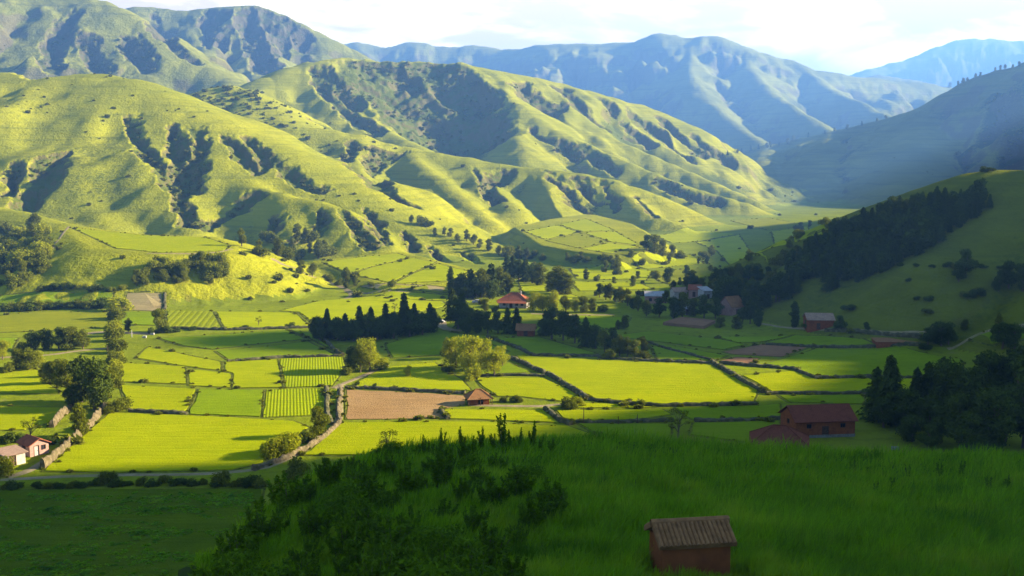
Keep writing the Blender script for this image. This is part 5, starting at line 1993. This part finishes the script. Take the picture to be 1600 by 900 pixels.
    # poles
    for px, py, hp, lab in ((912, 662, 26, "thin wooden pole beside the low bank near the end of the dirt track"), (169, 562, 22, "thin pale pole beside the left lane hedge"), (996, 661, 14, "short fence post in the shaded field right of the thin pole"), (966, 664, 14, "short fence post nearest to the thin wooden pole")):
        loc = base_at(px, py)
        hh = hp * mpp(loc)
        o = part("pole", [tube([(0, 0, -.3), (0, 0, hh * .6), (0, 0, hh)], [.09, .08, .06], 6)] + ([box(-.7, .7, -.05, .05, hh * .88, hh * .88 + .1)] if hp > 24 else []), M_WOOD, None)
        o.location = loc
        tag(o, lab, "pole")
    # white field posts and stones by the pale yard
    for px, py, lab in ((206, 527, "white post standing in the pale yard below the small tree"), (226, 528, "white stone lying in the middle of the pale yard"), (238, 523, "small white stone at the right side of the pale yard")):
        loc = base_at(px, py)
        if "post" in lab:
            o = part("marker_post", [tube([(0, 0, -.2), (0, 0, 2.2)], [.14, .12], 6)], M_WHITE, None)
        else:
            v, f = box(-.5, .5, -.4, .4, -.2, .6)
            v = v * (1 + np.random.default_rng(px).uniform(-.25, .25, v.shape))
            o = part("boulder", [(v, f)], M_WHITE, None)
        o.location = loc
        tag(o, lab, "post" if "post" in lab else "stone")


build_houses()


# ------------------------------------------------------------------ the near slope: tall grass, shrubs, weeds
def px_of(x, y):
    return 800 + x / y * FPX


def build_grass():
    rng = np.random.default_rng(12)
    # roots spread evenly over what the camera sees of the slope, and a little beyond its crest and sides
    n = 340000
    px = rng.uniform(300, 1850, n)
    t = rng.random(n)
    u = (px - 800) / FPX
    yc = np.interp(u, [(p[0] - 800) / FPX for p in FG_CREST], [p[2] for p in FG_CREST])
    inv = 1 / 13.0 + (1 / (yc * 1.12) - 1 / 13.0) * t ** .8
    y = 1 / inv
    x = u * y * 1.03
    z = hz(x, y)
    onfg = samp(FGM, x, y)
    x, y, z = x[onfg], y[onfg], z[onfg]
    n = len(x)
    patch = fbm(x / 3.5, y / 3.5, 3, 33)
    clump = fbm(x / .9, y / .9, 2, 34)
    h = (.42 + .85 * patch + .75 * (clump - .5)) * rng.uniform(.6, 1.25, n)
    # lower, thinner growth where the shrubs stand
    sh = np.interp((x / y) * FPX + 800, [300, 620, 860, 1000], [.68, .68, .75, 1.0])
    h *= sh
    hut = bpy.data.objects['tiled_hut'].location
    h = np.where((np.abs(x - hut.x) < 1.7) & (y < hut.y) & (y > hut.y - 4), h * .45, h)
    w = np.clip(.010 + .0006 * y, .012, .05) * rng.uniform(.7, 1.4, n)
    a = rng.uniform(0, 6.28, n)
    wind = np.stack([np.cos(a) + .5, np.sin(a) * .8], -1)
    bend = h * rng.uniform(.12, .55, n)
    yaw = rng.uniform(0, 6.28, n)
    sx, sy = np.cos(yaw) * w * .5, np.sin(yaw) * w * .5
    rows = []
    for t_, wd in ((0, 1.0), (.45, .9), (.8, .5), (1.0, 0.06)):
        cx = x + wind[:, 0] * bend * t_ ** 2
        cy = y + wind[:, 1] * bend * t_ ** 2
        cz = z + h * (t_ - .22 * t_ ** 2 * bend / h) - .05
        rows.append(np.stack([cx - sx * wd, cy - sy * wd, cz], -1))
        rows.append(np.stack([cx + sx * wd, cy + sy * wd, cz], -1))
    V = np.stack(rows, 1).reshape(-1, 3)
    i = np.arange(n)[:, None] * 8
    F = np.concatenate([np.concatenate([i + 2 * k, i + 2 * k + 1, i + 2 * k + 3, i + 2 * k + 2], 1) for k in range(3)])
    o = mesh_obj("tall_grass", V, F, M_GRASS)
    tag(o, kind="stuff")


def make_shoots(seed, n_st, leaf, mat, n_leaf=60, spread=.35, lean=.35):
    """a leafy shrub of upright shoots, unit height"""
    rng = np.random.default_rng(seed)
    parts, P, N, Hg = [], [], [], []
    for k in range(n_st):
        a, q = rng.uniform(0, 6.28), rng.uniform(0, 1) ** .6
        b = np.array([math.cos(a) * q * spread * .35, math.sin(a) * q * spread * .35, -.04])
        top = np.array([math.cos(a) * q * spread + rng.normal(0, .06), math.sin(a) * q * spread + rng.normal(0, .06), rng.uniform(.55, 1.0) * (1.05 - lean * q)])
        mid = (b + top) / 2 + np.array([math.cos(a), math.sin(a), 0]) * -.04
        parts.append(tube([b, mid, top], [.010, .007, .002], 4))
        t = rng.uniform(.2, 1.02, n_leaf)[:, None]
        pts = b * (1 - t) ** 2 + 2 * mid * t * (1 - t) + top * t ** 2
        off = rng.normal(size=(n_leaf, 3)) * .045 * (1.25 - t)
        P.append(pts + off)
        N.append(rng.normal(size=(n_leaf, 3)) + [0, 0, .8])
        Hg.append(off / .04 + [0, 0, .9])
    P, N, Hg = np.concatenate(P), np.concatenate(N), np.concatenate(Hg)
    v, f = quads(P, N, leaf, rng, 2.6, Hg)
    sv, sf = join(parts)
    tm = mesh_obj("stem", sv, sf, M_BARK, link=False)
    cm = mesh_obj("foliage", v, f, mat, link=False)
    return tm, cm


def build_near_plants():
    protos = [make_shoots(s, 30, .042, M_NEARBUSH, 85) for s in (1, 2, 3)]
    weeds = [make_shoots(s, 5, .05, M_NEARBUSH, 70, .12, .1) for s in (4, 5)]
    dark = [make_bush(s, n=2600, leaf=.05, mat=M_NEARBUSH, nl=10) for s in (301, 302)]

    def put(pair, px, py, hpx, wf, label, name, cat, group, ymin=8.0, depth=None):
        if depth:
            u, w = ray(px, py)
            x, y = u * depth, depth
            z = float(hz(x, y))
        else:
            x, y, z = at(px, py, ymin)
        d = math.sqrt(x * x + y * y + (CAM_Z - z) ** 2)
        h = hpx * d / math.hypot(FPX, px - 800)
        o = bpy.data.objects.new(name, None)
        col.objects.link(o)
        for src, nm in zip(pair, ("stem", "foliage")):
            if src is None:
                continue
            c = src.copy()
            c.name = nm
            c.parent = o
            col.objects.link(c)
        o.location = (x, y, z)
        o.scale = (h * wf, h * wf, h)
        o.rotation_euler.z = TR.uniform(0, 6.28)
        tag(o, label, cat, group)
    r = random.Random(3)
    spots = []
    for py in range(715, 985, 24):
        left = float(np.interp(py, [715, 745, 800, 845, 905, 985], [600, 520, 450, 410, 355, 330]))
        right = float(np.interp(py, [715, 760, 820, 880, 985], [760, 850, 880, 860, 900]))
        k = (py - 640) * .17 + 24
        q = left + r.uniform(0, 20)
        while q < right:
            spots.append((q, py + r.uniform(-8, 8), (30 + (py - 715) * .2) * r.uniform(.7, 1.35)))
            q += 1.15 * k * r.uniform(.7, 1.6) * (1 + 1.2 * max(0, (q - 700) / 200))
    for i, (px, py, hp) in enumerate(spots):
        put(protos[i % 3] if i % 7 else dark[i % 2][1:], px, py, hp * 1.1, r.uniform(1.0, 1.5), "dark leafy shrub in the dense thicket left of the near hut", "shrub", "shrub", "shrubs of the near thicket")
    for px, hp, lab in ((785, 58, "tallest feathery weed shoot on the grass crest below the field hut"), (722, 40, "dark dense weed clump on the grass crest below the ploughed field"), (832, 44, "leaning weed shoot on the grass crest below the dirt track"),
                        (690, 40, "low weed shoot on the grass crest left of the dark weed clump"), (752, 40, "weed shoot just left of the tallest one on the grass crest"), (812, 34, "short weed shoot just right of the tallest one on the crest"), (660, 36, "leftmost weed shoot where the grass crest drops to the thicket")):
        yc = float(np.interp(px, [p[0] for p in FG_CREST], [p[2] for p in FG_CREST])) * .97
        put(weeds[int(px) % 2], px, 700, hp, 1.0, lab, "weed", "weed", "weeds on the grass crest", depth=yc)
    for k, px in enumerate((540, 565, 588, 632, 672, 705, 738, 770, 798, 845, 862)):
        yc = float(np.interp(px, [p[0] for p in FG_CREST], [p[2] for p in FG_CREST])) * r.uniform(.9, .98)
        put(weeds[k % 2], px, 700, r.uniform(22, 34), 1.3, "low feathery sprig along the crest of the near thicket", "weed", "weed", "sprigs on the thicket crest", depth=yc)
    # scattered leafy stalks in the grass at the right
    for k in range(12):
        px = 1330 + k * 24 + r.uniform(-8, 8)
        put(weeds[k % 2], px, 730, r.uniform(16, 34), 1.2, "small leafy stalk sticking out of the tall grass at the right", "weed", "weed", "stalks in the right-hand grass", depth=50 + r.uniform(-4, 4))
    x, y, z = at(1398, 700, 8)
    v, f = box(-.6, .6, -.4, .4, -.3, .5)
    rng = np.random.default_rng(4)
    v = v * (1 + rng.uniform(-.25, .25, v.shape))
    o = part("boulder", [(v, f)], M_STONEP, None)
    o.location = base_at(1398, 702)
    tag(o, "grey boulder in the shade right of the red barn", "boulder")


build_grass()
build_near_plants()
